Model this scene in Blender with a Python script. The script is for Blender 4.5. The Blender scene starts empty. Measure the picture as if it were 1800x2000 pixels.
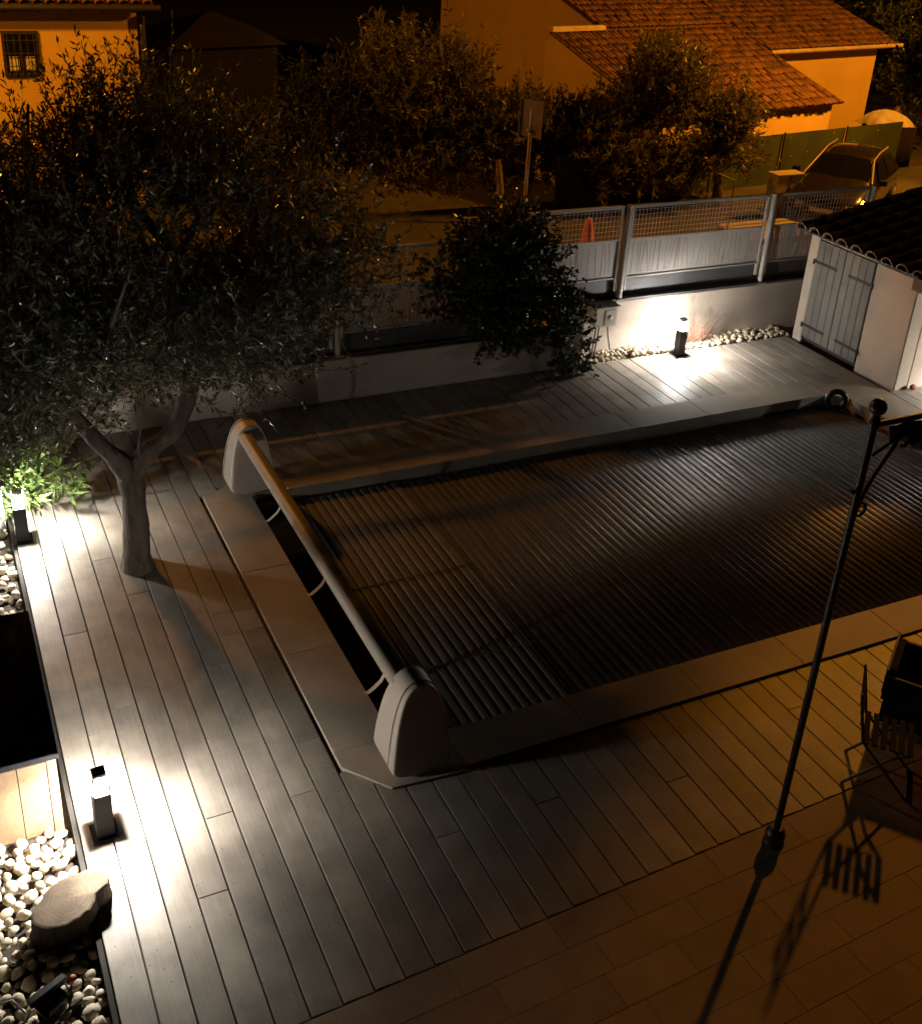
import bpy, math, random
import numpy as np
from mathutils import Vector, Matrix, noise
random.seed(7); rng = np.random.default_rng(7)
S = bpy.context.scene
C = S.collection
PI = math.pi

# ------------------------------------------------------------------ camera, world, exposure
CAM = dict(yaw=.473006, pitch=.447530, roll=-.063636, f=2193., cx=906., cy=798.)
def make_camera():
    a, b, c = CAM['yaw'], CAM['pitch'], CAM['roll']
    fwd = Vector((math.sin(a)*math.cos(b), math.cos(a)*math.cos(b), -math.sin(b)))
    rt = Vector((math.cos(a), -math.sin(a), 0)); dn = fwd.cross(rt)
    r = rt*math.cos(c) + dn*math.sin(c); d = -rt*math.sin(c) + dn*math.cos(c)
    cd = bpy.data.cameras.new('camera'); co = bpy.data.objects.new('camera', cd); C.objects.link(co)
    m = Matrix((( r.x, -d.x, -fwd.x, 0), (r.y, -d.y, -fwd.y, 0), (r.z, -d.z, -fwd.z, 5.1), (0, 0, 0, 1)))
    co.matrix_world = m
    cd.sensor_fit = 'HORIZONTAL'; cd.sensor_width = 36; cd.lens = 36*CAM['f']/1800
    cd.shift_x = -(CAM['cx']-900)/1800; cd.shift_y = (CAM['cy']-1000)/1800
    cd.clip_start = .05; cd.clip_end = 600
    S.camera = co
make_camera()
W = bpy.data.worlds.new('World'); S.world = W; W.use_nodes = True
_n = W.node_tree.nodes; _l = W.node_tree.links
_bg = _n['Background']; _sky = _n.new('ShaderNodeTexSky'); _sky.sky_type = 'NISHITA'; _sky.sun_disc = False
_sky.sun_elevation = math.radians(3); _sky.sun_rotation = math.radians(60)
_mx = _n.new('ShaderNodeMix'); _mx.data_type = 'RGBA'; _mx.blend_type = 'MULTIPLY'; _mx.inputs[0].default_value = 1
_mx.inputs[7].default_value = (1.0, .66, .42, 1)
_l.new(_sky.outputs[0], _mx.inputs[6]); _l.new(_mx.outputs[2], _bg.inputs[0]); _bg.inputs[1].default_value = .0012
S.view_settings.view_transform = 'Standard'; S.view_settings.look = 'None'
S.view_settings.exposure = 0; S.view_settings.gamma = 1; S.view_settings.use_curve_mapping = False
S.render.engine = 'CYCLES'
SODIUM = (1.0, .36, .022)
BOLLARD_STRENGTH = 3500
DOWNLIGHT_STRENGTH = 28000
STREET_POWER = 5200

# ------------------------------------------------------------------ helpers
def tag(o, label=None, cat=None, group=None, kind=None):
    if label: o['label'] = label
    if cat: o['category'] = cat
    if group: o['group'] = group
    if kind: o['kind'] = kind
    return o
def empty(name, loc=(0,0,0), rz=0, parent=None, **k):
    o = bpy.data.objects.new(name, None); C.objects.link(o); o.location = loc; o.rotation_euler = (0,0,rz)
    o.empty_display_size = .1
    if parent: o.parent = parent
    return tag(o, **k)
def link(name, me, parent=None, loc=None, rot=None, scale=None, **k):
    o = bpy.data.objects.new(name, me); C.objects.link(o)
    if parent: o.parent = parent
    if loc is not None: o.location = loc
    if rot is not None: o.rotation_euler = rot
    if scale is not None: o.scale = scale
    return tag(o, **k)
def mesh(name, v, f, mat=None, smooth=False):
    me = bpy.data.meshes.new(name); me.from_pydata([tuple(p) for p in v], [], f)
    if mat: me.materials.append(mat)
    if smooth: me.polygons.foreach_set('use_smooth', [True]*len(me.polygons))
    me.update(); return me
def quads_np(name, V, mat, n=4):
    """V (k,n,3) array of separate polygons -> mesh"""
    k = V.shape[0]; me = bpy.data.meshes.new(name)
    me.vertices.add(k*n); me.vertices.foreach_set('co', V.reshape(-1).astype(np.float32))
    me.loops.add(k*n); me.loops.foreach_set('vertex_index', np.arange(k*n, dtype=np.int32))
    me.polygons.add(k); me.polygons.foreach_set('loop_start', np.arange(0, k*n, n, dtype=np.int32))
    me.polygons.foreach_set('loop_total', np.full(k, n, dtype=np.int32))
    me.update(calc_edges=True); me.validate()
    if mat: me.materials.append(mat)
    return me
class MB:
    def __init__(s): s.v = []; s.f = []; s.sm = []
    def add(s, v, f, smooth=False):
        b = len(s.v); s.v += [tuple(p) for p in v]; s.f += [tuple(i+b for i in q) for q in f]; s.sm += [smooth]*len(f); return s
    def box(s, x0, x1, y0, y1, z0, z1, M=None):
        v = [Vector(p) for p in ((x0,y0,z0),(x1,y0,z0),(x1,y1,z0),(x0,y1,z0),(x0,y0,z1),(x1,y0,z1),(x1,y1,z1),(x0,y1,z1))]
        if M: v = [M @ p for p in v]
        return s.add(v, [(0,3,2,1),(4,5,6,7),(0,1,5,4),(1,2,6,5),(2,3,7,6),(3,0,4,7)])
    def cbox(s, x0, x1, y0, y1, z0, z1, c=.004, M=None):
        """box with a chamfer round the top"""
        v = [(x0,y0,z0),(x1,y0,z0),(x1,y1,z0),(x0,y1,z0),(x0,y0,z1-c),(x1,y0,z1-c),(x1,y1,z1-c),(x0,y1,z1-c),
             (x0+c,y0+c,z1),(x1-c,y0+c,z1),(x1-c,y1-c,z1),(x0+c,y1-c,z1)]
        v = [Vector(p) for p in v]
        if M: v = [M @ p for p in v]
        return s.add(v, [(0,3,2,1),(8,9,10,11),(0,1,5,4),(1,2,6,5),(2,3,7,6),(3,0,4,7),(4,5,9,8),(5,6,10,9),(6,7,11,10),(7,4,8,11)])
    def prism(s, poly, z0, z1, c=0):
        n = len(poly); v = [(x,y,z0) for x,y in poly]
        if c:
            cx = sum(p[0] for p in poly)/n; cy = sum(p[1] for p in poly)/n
            v += [(x,y,z1-c) for x,y in poly]
            v += [(x+(cx-x)*c/max(.05,math.hypot(cx-x,cy-y)), y+(cy-y)*c/max(.05,math.hypot(cx-x,cy-y)), z1) for x,y in poly]
            f = [tuple(range(n-1,-1,-1)), tuple(range(2*n,3*n))]
            for L in (0,n): f += [(L+i, L+(i+1)%n, L+n+(i+1)%n, L+n+i) for i in range(n)]
        else:
            v += [(x,y,z1) for x,y in poly]
            f = [tuple(range(n-1,-1,-1)), tuple(range(n,2*n))] + [(i,(i+1)%n,n+(i+1)%n,n+i) for i in range(n)]
        return s.add(v, f)
    def tube(s, pts, r, n=8, smooth=True, cap=True):
        pts = [Vector(p) for p in pts]; k = len(pts)
        rr = r if isinstance(r, (list, tuple)) else [r]*k
        rings = []; up = None
        for i, p in enumerate(pts):
            t = (pts[min(i+1,k-1)] - pts[max(i-1,0)]).normalized()
            if up is None:
                up = Vector((0,0,1)) if abs(t.z) < .9 else Vector((1,0,0))
            a = t.cross(up).normalized(); b = a.cross(t).normalized(); up = b
            rings.append([p + (a*math.cos(2*PI*j/n) + b*math.sin(2*PI*j/n))*rr[i] for j in range(n)])
        v = [q for R in rings for q in R]; f = []
        for i in range(k-1):
            for j in range(n): f.append((i*n+j, (i+1)*n+j, (i+1)*n+(j+1)%n, i*n+(j+1)%n))
        s.add(v, f, smooth)
        if cap: s.add(rings[0], [tuple(range(n))]); s.add(rings[-1], [tuple(range(n-1,-1,-1))])
        return s
    def lathe(s, prof, n=16, M=None, smooth=True):
        v = []; f = []
        for r, z in prof:
            v += [Vector((r*math.cos(2*PI*j/n), r*math.sin(2*PI*j/n), z)) for j in range(n)]
        if M: v = [M @ p for p in v]
        for i in range(len(prof)-1):
            for j in range(n): f.append((i*n+j, i*n+(j+1)%n, (i+1)*n+(j+1)%n, (i+1)*n+j))
        s.add(v, f, smooth)
        s.add(v[:n], [tuple(range(n-1,-1,-1))]); s.add(v[-n:], [tuple(range(n))])
        return s
    def sphere(s, c, r, n=14, sc=(1,1,1)):
        v = []; f = []; m = n//2
        for i in range(m+1):
            th = PI*i/m
            for j in range(n): v.append((c[0]+r*sc[0]*math.sin(th)*math.cos(2*PI*j/n), c[1]+r*sc[1]*math.sin(th)*math.sin(2*PI*j/n), c[2]+r*sc[2]*math.cos(th)))
        for i in range(m):
            for j in range(n): f.append((i*n+j, (i+1)*n+j, (i+1)*n+(j+1)%n, i*n+(j+1)%n))
        return s.add(v, f, True)
    def me(s, name, mat=None):
        m = mesh(name, s.v, s.f, mat); m.polygons.foreach_set('use_smooth', s.sm); m.update(); return m
    def build(s, name, mat=None, parent=None, **k): return link(name, s.me(name, mat), parent, **k)

# ------------------------------------------------------------------ materials
def _mat(name):
    m = bpy.data.materials.new(name); m.use_nodes = True
    nt = m.node_tree; b = nt.nodes['Principled BSDF']
    return m, nt, b
def M_basic(name, col, rough=.6, metal=0, var=.12, scale=6., bump=.0, bdist=.01, bscale=60., rnd=0., col2=None, stretch=None, spec=.5, stains=0., coat=0.):
    """noise-mottled surface; rnd = brightness change from object to object"""
    m, nt, b = _mat(name); N = nt.nodes.new; L = nt.links.new
    tc = N('ShaderNodeTexCoord'); mp = N('ShaderNodeMapping'); L(tc.outputs['Object'], mp.inputs[0])
    oi = N('ShaderNodeObjectInfo')
    vm = N('ShaderNodeVectorMath'); vm.operation = 'MULTIPLY_ADD'
    cb = N('ShaderNodeCombineXYZ'); L(oi.outputs['Random'], cb.inputs[0]); L(oi.outputs['Random'], cb.inputs[1]); L(oi.outputs['Random'], cb.inputs[2])
    L(cb.outputs[0], vm.inputs[0]); vm.inputs[1].default_value = (37,53,19); L(tc.outputs['Object'], vm.inputs[2]); L(vm.outputs[0], mp.inputs[0])
    if stretch: mp.inputs['Scale'].default_value = stretch
    n1 = N('ShaderNodeTexNoise'); n1.inputs['Scale'].default_value = scale; n1.inputs['Detail'].default_value = 6; n1.inputs['Roughness'].default_value = .6
    L(mp.outputs[0], n1.inputs['Vector'])
    rp = N('ShaderNodeValToRGB'); c = Vector(col[:3]); d = Vector(col2[:3]) if col2 else c*(1-var*2)
    rp.color_ramp.elements[0].color = (*d, 1); rp.color_ramp.elements[1].color = (*(c*(1+var)), 1)
    rp.color_ramp.elements[0].position = .3; rp.color_ramp.elements[1].position = .7
    L(n1.outputs['Fac'], rp.inputs[0]); out = rp.outputs[0]
    if stains:
        n3 = N('ShaderNodeTexNoise'); n3.inputs['Scale'].default_value = scale*.35; n3.inputs['Detail'].default_value = 8; L(tc.outputs['Object'], n3.inputs['Vector'])
        mr = N('ShaderNodeMapRange'); mr.inputs[1].default_value = .45; mr.inputs[2].default_value = .7; mr.inputs[3].default_value = 1; mr.inputs[4].default_value = 1-stains; L(n3.outputs['Fac'], mr.inputs[0])
        hs = N('ShaderNodeHueSaturation'); L(out, hs.inputs['Color']); L(mr.outputs[0], hs.inputs['Value']); out = hs.outputs[0]
    if rnd:
        mr = N('ShaderNodeMapRange'); mr.inputs[3].default_value = 1-rnd; mr.inputs[4].default_value = 1+rnd; L(oi.outputs['Random'], mr.inputs[0])
        hs = N('ShaderNodeHueSaturation'); L(out, hs.inputs['Color']); L(mr.outputs[0], hs.inputs['Value']); out = hs.outputs[0]
    L(out, b.inputs['Base Color'])
    b.inputs['Metallic'].default_value = metal; b.inputs['Specular IOR Level'].default_value = spec
    if coat: b.inputs['Coat Weight'].default_value = coat; b.inputs['Coat Roughness'].default_value = .08
    mr = N('ShaderNodeMapRange'); mr.inputs[3].default_value = max(.02, rough-.1); mr.inputs[4].default_value = min(1, rough+.1); L(n1.outputs['Fac'], mr.inputs[0]); L(mr.outputs[0], b.inputs['Roughness'])
    if bump:
        n2 = N('ShaderNodeTexNoise'); n2.inputs['Scale'].default_value = bscale; n2.inputs['Detail'].default_value = 5; L(mp.outputs[0], n2.inputs['Vector'])
        bp = N('ShaderNodeBump'); bp.inputs['Strength'].default_value = bump; bp.inputs['Distance'].default_value = bdist
        L(n2.outputs['Fac'], bp.inputs['Height']); L(bp.outputs[0], b.inputs['Normal'])
    return m
def M_emit(name, col, st):
    m = bpy.data.materials.new(name); m.use_nodes = True; nt = m.node_tree; nt.nodes.clear()
    e = nt.nodes.new('ShaderNodeEmission'); e.inputs[0].default_value = (*col,1); e.inputs[1].default_value = st
    o = nt.nodes.new('ShaderNodeOutputMaterial'); nt.links.new(e.outputs[0], o.inputs[0]); return m
def M_leaf(name, c1, c2, rough=.45, trans=.25, scale=3.):
    m, nt, b = _mat(name); N = nt.nodes.new; L = nt.links.new
    g = N('ShaderNodeNewGeometry'); n1 = N('ShaderNodeTexNoise'); n1.inputs['Scale'].default_value = scale
    tc = N('ShaderNodeTexCoord'); L(tc.outputs['Object'], n1.inputs['Vector'])
    ad = N('ShaderNodeMath'); ad.operation = 'ADD'; L(g.outputs['Random Per Island'], ad.inputs[0]); L(n1.outputs['Fac'], ad.inputs[1])
    mr = N('ShaderNodeMapRange'); mr.inputs[1].default_value = .4; mr.inputs[2].default_value = 1.4; L(ad.outputs[0], mr.inputs[0])
    mx = N('ShaderNodeMix'); mx.data_type = 'RGBA'; mx.inputs[6].default_value = (*c1,1); mx.inputs[7].default_value = (*c2,1); L(mr.outputs[0], mx.inputs[0])
    L(mx.outputs[2], b.inputs['Base Color']); b.inputs['Roughness'].default_value = rough
    tr = N('ShaderNodeBsdfTranslucent'); L(mx.outputs[2], tr.inputs[0]); ms = N('ShaderNodeMixShader'); ms.inputs[0].default_value = trans
    L(b.outputs[0], ms.inputs[1]); L(tr.outputs[0], ms.inputs[2]); L(ms.outputs[0], nt.nodes['Material Output'].inputs[0])
    return m
def M_plank(name, col, col2, rnd=.16, rough=.5):
    """sawn weathered board, grain along the local Y"""
    m, nt, b = _mat(name); N = nt.nodes.new; L = nt.links.new
    tc = N('ShaderNodeTexCoord'); oi = N('ShaderNodeObjectInfo')
    cb = N('ShaderNodeCombineXYZ'); [L(oi.outputs['Random'], cb.inputs[i]) for i in range(3)]
    vm = N('ShaderNodeVectorMath'); vm.operation = 'MULTIPLY_ADD'; vm.inputs[1].default_value = (31,47,13); L(cb.outputs[0], vm.inputs[0]); L(tc.outputs['Object'], vm.inputs[2])
    mp = N('ShaderNodeMapping'); mp.inputs['Scale'].default_value = (30, 1.6, 30); L(vm.outputs[0], mp.inputs[0])
    gr = N('ShaderNodeTexNoise'); gr.inputs['Scale'].default_value = 2.2; gr.inputs['Detail'].default_value = 7; gr.inputs['Distortion'].default_value = .6; L(mp.outputs[0], gr.inputs['Vector'])
    bl = N('ShaderNodeTexNoise'); bl.inputs['Scale'].default_value = 4.5; bl.inputs['Detail'].default_value = 5; L(vm.outputs[0], bl.inputs['Vector'])
    mx0 = N('ShaderNodeMath'); mx0.operation = 'MULTIPLY_ADD'; mx0.inputs[1].default_value = .30; L(gr.outputs['Fac'], mx0.inputs[0])
    sc = N('ShaderNodeMath'); sc.operation = 'MULTIPLY'; sc.inputs[1].default_value = .70; L(bl.outputs['Fac'], sc.inputs[0]); L(sc.outputs[0], mx0.inputs[2])
    rp = N('ShaderNodeValToRGB'); rp.color_ramp.elements[0].position = .34; rp.color_ramp.elements[1].position = .66
    rp.color_ramp.elements[0].color = (*col2,1); rp.color_ramp.elements[1].color = (*col,1); L(mx0.outputs[0], rp.inputs[0])
    sp = N('ShaderNodeTexVoronoi'); sp.inputs['Scale'].default_value = 17; L(vm.outputs[0], sp.inputs['Vector'])
    lt = N('ShaderNodeMapRange'); lt.inputs[1].default_value = .045; lt.inputs[2].default_value = .10; lt.inputs[3].default_value = .35; lt.inputs[4].default_value = 1; L(sp.outputs['Distance'], lt.inputs[0])
    mr = N('ShaderNodeMapRange'); mr.inputs[3].default_value = 1-rnd; mr.inputs[4].default_value = 1+rnd; L(oi.outputs['Random'], mr.inputs[0])
    mu = N('ShaderNodeMath'); mu.operation = 'MULTIPLY'; L(mr.outputs[0], mu.inputs[0]); L(lt.outputs[0], mu.inputs[1])
    hs = N('ShaderNodeHueSaturation'); L(rp.outputs[0], hs.inputs['Color']); L(mu.outputs[0], hs.inputs['Value']); L(hs.outputs[0], b.inputs['Base Color'])
    b.inputs['Roughness'].default_value = rough; b.inputs['Specular IOR Level'].default_value = .28
    bp = N('ShaderNodeBump'); bp.inputs['Strength'].default_value = .25; bp.inputs['Distance'].default_value = .004; L(mx0.outputs[0], bp.inputs['Height']); L(bp.outputs[0], b.inputs['Normal'])
    return m

mt = {}
mt['plank'] = M_plank('weathered_deck_wood', (.36,.315,.262), (.22,.192,.162), rnd=.2)
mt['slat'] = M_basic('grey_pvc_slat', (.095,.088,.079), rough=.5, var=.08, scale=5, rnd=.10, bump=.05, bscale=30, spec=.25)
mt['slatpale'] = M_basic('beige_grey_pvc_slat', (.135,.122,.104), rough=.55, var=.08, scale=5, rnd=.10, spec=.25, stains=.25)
mt['unlitwall'] = M_basic('unlit_dark_wall', (.013,.011,.009), rough=.95)  # near black: the outbuilding wall's lack of light put into its colour
mt['sealant'] = M_basic('dark_sealant', (.12,.10,.085), rough=.8)
mt['mouth'] = M_basic('pale_tile_rim', (.34,.25,.20), rough=.9, var=.2)  # mortar rim, coloured paler for the light on the tile mouths
mt['coping'] = M_basic('pool_coping_stone', (.36,.31,.25), rough=.7, var=.10, scale=2.5, bump=.2, bscale=120, rnd=.05, stains=.2)
mt['terrace'] = M_basic('terrace_tile', (.31,.235,.165), rough=.7, var=.12, scale=3, bump=.15, bscale=90, rnd=.06, spec=.25, stains=.2)
mt['grout'] = M_basic('grout', (.20,.15,.105), rough=.9)
mt['shadowgap'] = M_basic('dark_subfloor', (.03,.026,.022), rough=.95)
mt['soil'] = M_basic('soil', (.05,.038,.028), rough=1, var=.3, scale=20, bump=.6, bscale=40)
mt['ground'] = M_basic('dry_ground', (.07,.055,.04), rough=1, var=.3, scale=1.5, bump=.5, bscale=10, stains=.3)
mt['asphalt'] = M_basic('asphalt', (.06,.052,.045), rough=.9, var=.15, scale=3, bump=.5, bscale=150, stains=.3)
mt['pavement'] = M_basic('pavement_concrete', (.35,.30,.24), rough=.9, var=.12, scale=4, bump=.2)
mt['render'] = M_basic('white_wall_render', (.55,.47,.40), rough=.9, var=.07, scale=3, bump=.35, bscale=45, stains=.22)
mt['white'] = M_basic('whitewash', (.68,.58,.48), rough=.9, var=.05, scale=2.5, bump=.35, bscale=25, stains=.15)
mt['housewall'] = M_basic('ochre_house_wall', (.78,.52,.14), rough=.95, var=.05, scale=1.5, bump=.2, bscale=40, stains=.12)
mt['tile'] = M_basic('clay_roof_tile', (.19,.085,.045), rough=.85, var=.22, scale=9, bump=.3, bscale=50, rnd=.3, stains=.35)
mt['tilemix'] = M_basic('clay_roof_tiles_mixed', (.19,.085,.045), rough=.85, var=.35, scale=5, bump=.3, bscale=50, stains=.45)
mt['darktile'] = M_basic('shade_dark_tile', (.03,.022,.017), rough=.9, var=.25, scale=9, bump=.3, rnd=.25, stains=.4)  # shade on the shed and outbuilding roofs put into the tile colour
mt['fence'] = M_basic('grey_painted_fence_metal', (.40,.38,.36), rough=.38, var=.05, scale=3, metal=.0, bump=.04)
mt['darkboard'] = M_basic('charcoal_board', (.075,.075,.08), rough=.5, var=.12, scale=4, stretch=(1,8,8))
mt['anthracite'] = M_basic('anthracite_metal', (.009,.009,.010), rough=.65, spec=.2, var=.06)
mt['capmetal'] = M_basic('brushed_cap_metal', (.30,.30,.31), rough=.5)
mt['iron'] = M_basic('black_wrought_iron', (.012,.011,.011), rough=.45, var=.2, scale=12, bump=.1)
mt['galv'] = M_basic('galvanised_steel', (.42,.40,.38), rough=.35, metal=.6, var=.06)
mt['door'] = M_plank('grey_painted_door_wood', (.23,.22,.20), (.16,.155,.145), rnd=.08, rough=.6)
mt['ironstrap'] = M_basic('rusty_black_iron', (.03,.024,.02), rough=.6)
mt['housing'] = M_basic('cream_moulded_resin', (.52,.45,.385), rough=.5, var=.03, scale=2, bump=.05, bscale=150, stains=.1)
mt['reeltube'] = M_basic('anodised_reel_tube', (.38,.33,.27), rough=.5, metal=.0, var=.05, scale=4)
mt['strap'] = M_basic('webbing_strap', (.55,.47,.40), rough=.7)
mt['water'] = M_basic('dark_pool_water', (.006,.008,.010), rough=.04, var=.0, bump=.05, bscale=3)
mt['liner'] = M_basic('pool_liner', (.33,.27,.22), rough=.6, var=.08)
mt['pebble'] = M_basic('limestone_pebble', (.60,.51,.37), rough=.75, var=.12, scale=12, rnd=.28, bump=.15, bscale=60)
mt['bark'] = M_basic('olive_bark', (.10,.08,.06), bdist=.03, rough=.95, var=.3, scale=14, bump=1., bscale=22, stretch=(1,1,.3), col2=(.04,.03,.022))
mt['twig'] = M_basic('twig_bark', (.17,.13,.09), rough=.9, var=.2)
mt['olive'] = M_leaf('olive_leaf', (.05,.06,.03), (.17,.18,.11), rough=.32, trans=.12)
mt['shrub'] = M_leaf('shrub_leaf', (.08,.08,.025), (.22,.19,.08), rough=.45, trans=.3)
mt['ivy'] = M_leaf('ivy_leaf', (.014,.022,.008), (.055,.065,.022), rough=.3, trans=.08)
mt['green'] = M_leaf('bright_bush_leaf', (.05,.10,.02), (.16,.24,.06), rough=.4, trans=.3)
mt['darkleaf'] = M_leaf('dark_tree_leaf', (.02,.03,.01), (.06,.07,.025), rough=.5, trans=.15)
mt['glow'] = M_emit('lamp_white', (1,.95,.87), BOLLARD_STRENGTH)
mt['downlight'] = M_emit('lamp_white_downward', (1,.95,.87), DOWNLIGHT_STRENGTH)
def M_frost():
    m = bpy.data.materials.new('frosted_glass'); m.use_nodes = True; nt = m.node_tree; nt.nodes.clear()
    a = nt.nodes.new('ShaderNodeBsdfTransparent'); b = nt.nodes.new('ShaderNodeBsdfTranslucent'); b.inputs[0].default_value = (.9,.9,.9,1)
    x = nt.nodes.new('ShaderNodeMixShader'); x.inputs[0].default_value = .4; o = nt.nodes.new('ShaderNodeOutputMaterial')
    nt.links.new(a.outputs[0], x.inputs[1]); nt.links.new(b.outputs[0], x.inputs[2]); nt.links.new(x.outputs[0], o.inputs[0]); return m
mt['frost'] = M_frost()
mt['lampglass'] = M_emit('lamp_sodium_glass', SODIUM, 4)
mt['bark2'] = M_basic('pale_bark', (.24,.17,.11), rough=.9, var=.2, bump=.6)
mt['stumpwood'] = M_basic('cut_wood', (.50,.38,.26), rough=.8, var=.16, scale=9, bump=.3, stains=.2)
mt['boxwood'] = M_plank('storage_box_wood', (.50,.36,.22), (.33,.22,.13), rnd=.08, rough=.6)
mt['darktop'] = M_basic('dark_box_lid', (.03,.03,.035), rough=.9, var=.1, scale=40, spec=.08)
mt['carpaint'] = M_basic('dark_car_paint', (.014,.009,.007), rough=.25, var=.05, coat=1.)
mt['glass'] = M_basic('dark_glass', (.006,.006,.007), rough=.08, var=0)
mt['rubber'] = M_basic('rubber', (.012,.012,.012), rough=.8)
mt['chrome'] = M_basic('lamp_reflector', (.75,.7,.6), rough=.18, metal=1., var=.3, scale=25, bump=.9, bscale=18)
mt['clear'] = M_basic('cloudy_plastic', (.48,.46,.37), rough=.2, var=.05)
mt['mesh'] = M_basic('green_privacy_net', (.045,.065,.022), rough=.8, var=.15, scale=2, bump=.3, bscale=200, stains=.25)
mt['orange'] = M_basic('orange_plastic', (.9,.22,.012), rough=.5)
mt['fabric'] = M_basic('grey_canopy_cloth', (.10,.10,.115), rough=.9, var=.12, bump=.3, bscale=200)
mt['wicker'] = M_basic('dark_wicker', (.008,.006,.004), rough=.9, spec=.15, var=.3, scale=30, bump=.5, bscale=80)
mt['blue'] = M_basic('blue_plastic', (.08,.12,.25), rough=.5)
mt['black'] = M_basic('black_plastic', (.012,.012,.013), rough=.4)
mt['cable'] = M_basic('cable_rubber', (.05,.045,.04), rough=.5)
mt['red'] = M_basic('red_plastic', (.35,.08,.05), rough=.5)
mt['curtain'] = M_basic('pale_curtain', (.75,.70,.62), rough=.9, var=.1)
mt['trim'] = M_basic('pale_eave_trim', (.62,.48,.34), rough=.7)
mt['drystem'] = M_basic('dry_reddish_stem', (.22,.11,.07), rough=.9)
mt['sign'] = M_basic('sign_back_metal', (.26,.20,.14), rough=.5, metal=.3)
mt['tarp'] = M_basic('pale_tarp', (.5,.42,.33), rough=.8, bump=.8, bscale=4)

# ------------------------------------------------------------------ ground, street
b = MB(); b.box(-160,200,-60,300,-1.0,-.62); b.build('ground', mt['ground'], kind='structure')
b = MB(); b.prism([(-60,10.62),(80,10.62),(80,17.4),(17.3,16.9),(9.6,16.35),(-60,16.9)], -.6, .03); b.build('street', mt['asphalt'], kind='structure')
b = MB(); b.prism([(11.6,13.25),(40,13.25),(40,13.98),(11.6,13.98)], -.5, .13); b.build('pavement', mt['pavement'], kind='structure')
kerb = empty('kerb', (0,0,0), kind='structure')
x = 11.62
for i in range(14):
    MB().cbox(0,.96,0,.12,-.4,.145,.012).build('kerb_stone', mt['pavement'], kerb, loc=(x,14.0,0)); x += .975

# ------------------------------------------------------------------ wooden deck, planks one by one
deck = empty('wooden_deck', (0,0,0), kind='structure')
b = MB(); P = .17; X0 = .32
# dark subfloor under the gaps, in four sheets around the pool
b.box(.30,2.26,2.2,10.06,-.2,-.045); b.box(2.26,12.0,2.2,5.08,-.2,-.045); b.box(2.26,12,8.46,10.06,-.2,-.045); b.box(9.1,12.6,5.08,8.46,-.2,-.045)
b.build('subfloor', mt['shadowgap'], deck)
def near_y(x): return 3.44 + .046*x
def cop_near(x): return 4.74 if x > 2.45 else 4.74 + (2.45-x)*.42
joints = {0:[8.1], 1:[7.0,5.9], 2:[6.1,8.9], 3:[4.4,7.9], 4:[4.94,7.34], 5:[5.6,6.95], 6:[6.3,8.8], 7:[4.92,6.87,6.6], 8:[5.35,6.85,6.6], 11:[4.29], 15:[4.3], 20:[4.15], 27:[4.4], 33:[4.0]}
def plank(xa, y0, y1):
    o = MB().cbox(0, P-.009, 0, y1-y0-.0045, -.03, 0, .0016).build('plank', mt['plank'], deck)
    o.location = (xa, y0, random.uniform(-.0012,.0012)); return o
for i in range(66):
    xa = X0 + P*i; xc = xa + P/2
    segs = []
    if xc < 1.87: segs = [(near_y(xc), 10.06)]
    elif xc < 9.56:
        segs = [(near_y(xc), cop_near(xc)+.04 if xc < 2.5 else 4.78), (8.80, 10.06)]
        if xc < 2.36: segs[1] = (8.83-(2.36-xc)*.55, 10.06)
        if xc > 9.1: segs[1] = (8.84-(xc-9.0)*.65, 10.06)
    elif xc < 9.75: segs = [(near_y(xc), 10.06)]
    else: segs = [(near_y(xc), 8.29)]
    for k, (a, c_) in enumerate(segs):
        js = [j for j in joints.get(i, []) if a+.15 < j < c_-.15]
        if not js and c_-a > 3.2: js = [a + 1.2 + ((i*1.37) % 2.6)]
        js = [a] + sorted(js) + [c_]
        for p, q in zip(js[:-1], js[1:]): plank(xa, p, q)
# black edge joist along the pebble bed
MB().box(.285,.312,3.4,10.06,-.2,-.012).build('edge_board', mt['shadowgap'], deck)

# ------------------------------------------------------------------ pool coping, slab by slab
coping = empty('pool_coping', (0,0,0), kind='structure')
Z = .016
def slab(poly, lab=None): MB().prism(poly, -.09, Z, .004).build('coping_slab', mt['coping'], coping)
g = .0012
# left run
ys = [5.16, 6.2, 7.3, 8.42]
for a, c_ in zip(ys[:-1], ys[1:]): slab([(1.87,a+g),(2.27,a+g),(2.27,c_-g),(1.87,c_-g)])
slab([(1.87,5.16-g),(1.87,5.02),(2.10,4.74),(2.60,4.70),(2.60,5.085),(2.27,5.085),(2.27,5.16-g)][::1])
slab([(1.87,8.42+g),(2.27,8.42+g),(2.33,8.47),(2.60,8.47),(2.60,8.79),(2.32,8.79),(1.87,8.56)])
xs = [2.6+g, 3.5, 4.45, 5.35, 6.3, 7.25, 8.1, 8.85]
for a, c_ in zip(xs[:-1], xs[1:]):
    slab([(a+g,4.74),(c_-g,4.74),(c_-g,5.085),(a+g,5.085)])
    slab([(a+g,8.44),(c_-g,8.44),(c_-g,8.825),(a+g,8.825)])
slab([(8.85+g,8.44),(8.90,8.44),(9.06,8.25),(9.06,8.216),(9.54,8.216),(9.54,8.52),(9.25,8.80),(8.85+g,8.825)])
for a, c_ in ((8.215,7.2),(7.2,6.2),(6.2,5.09)): slab([(9.06,c_+g),(9.54,c_+g),(9.54,a-g),(9.06,a-g)])
slab([(8.85+g,4.74),(9.54,4.74),(9.54,5.085),(8.85+g,5.085)])
pool = empty('swimming_pool', (0,0,0), kind='structure')
b = MB(); b.box(2.275,9.055,5.09,8.435,-.55,-.5)
b.build('pool_floor', mt['liner'], pool)
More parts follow.
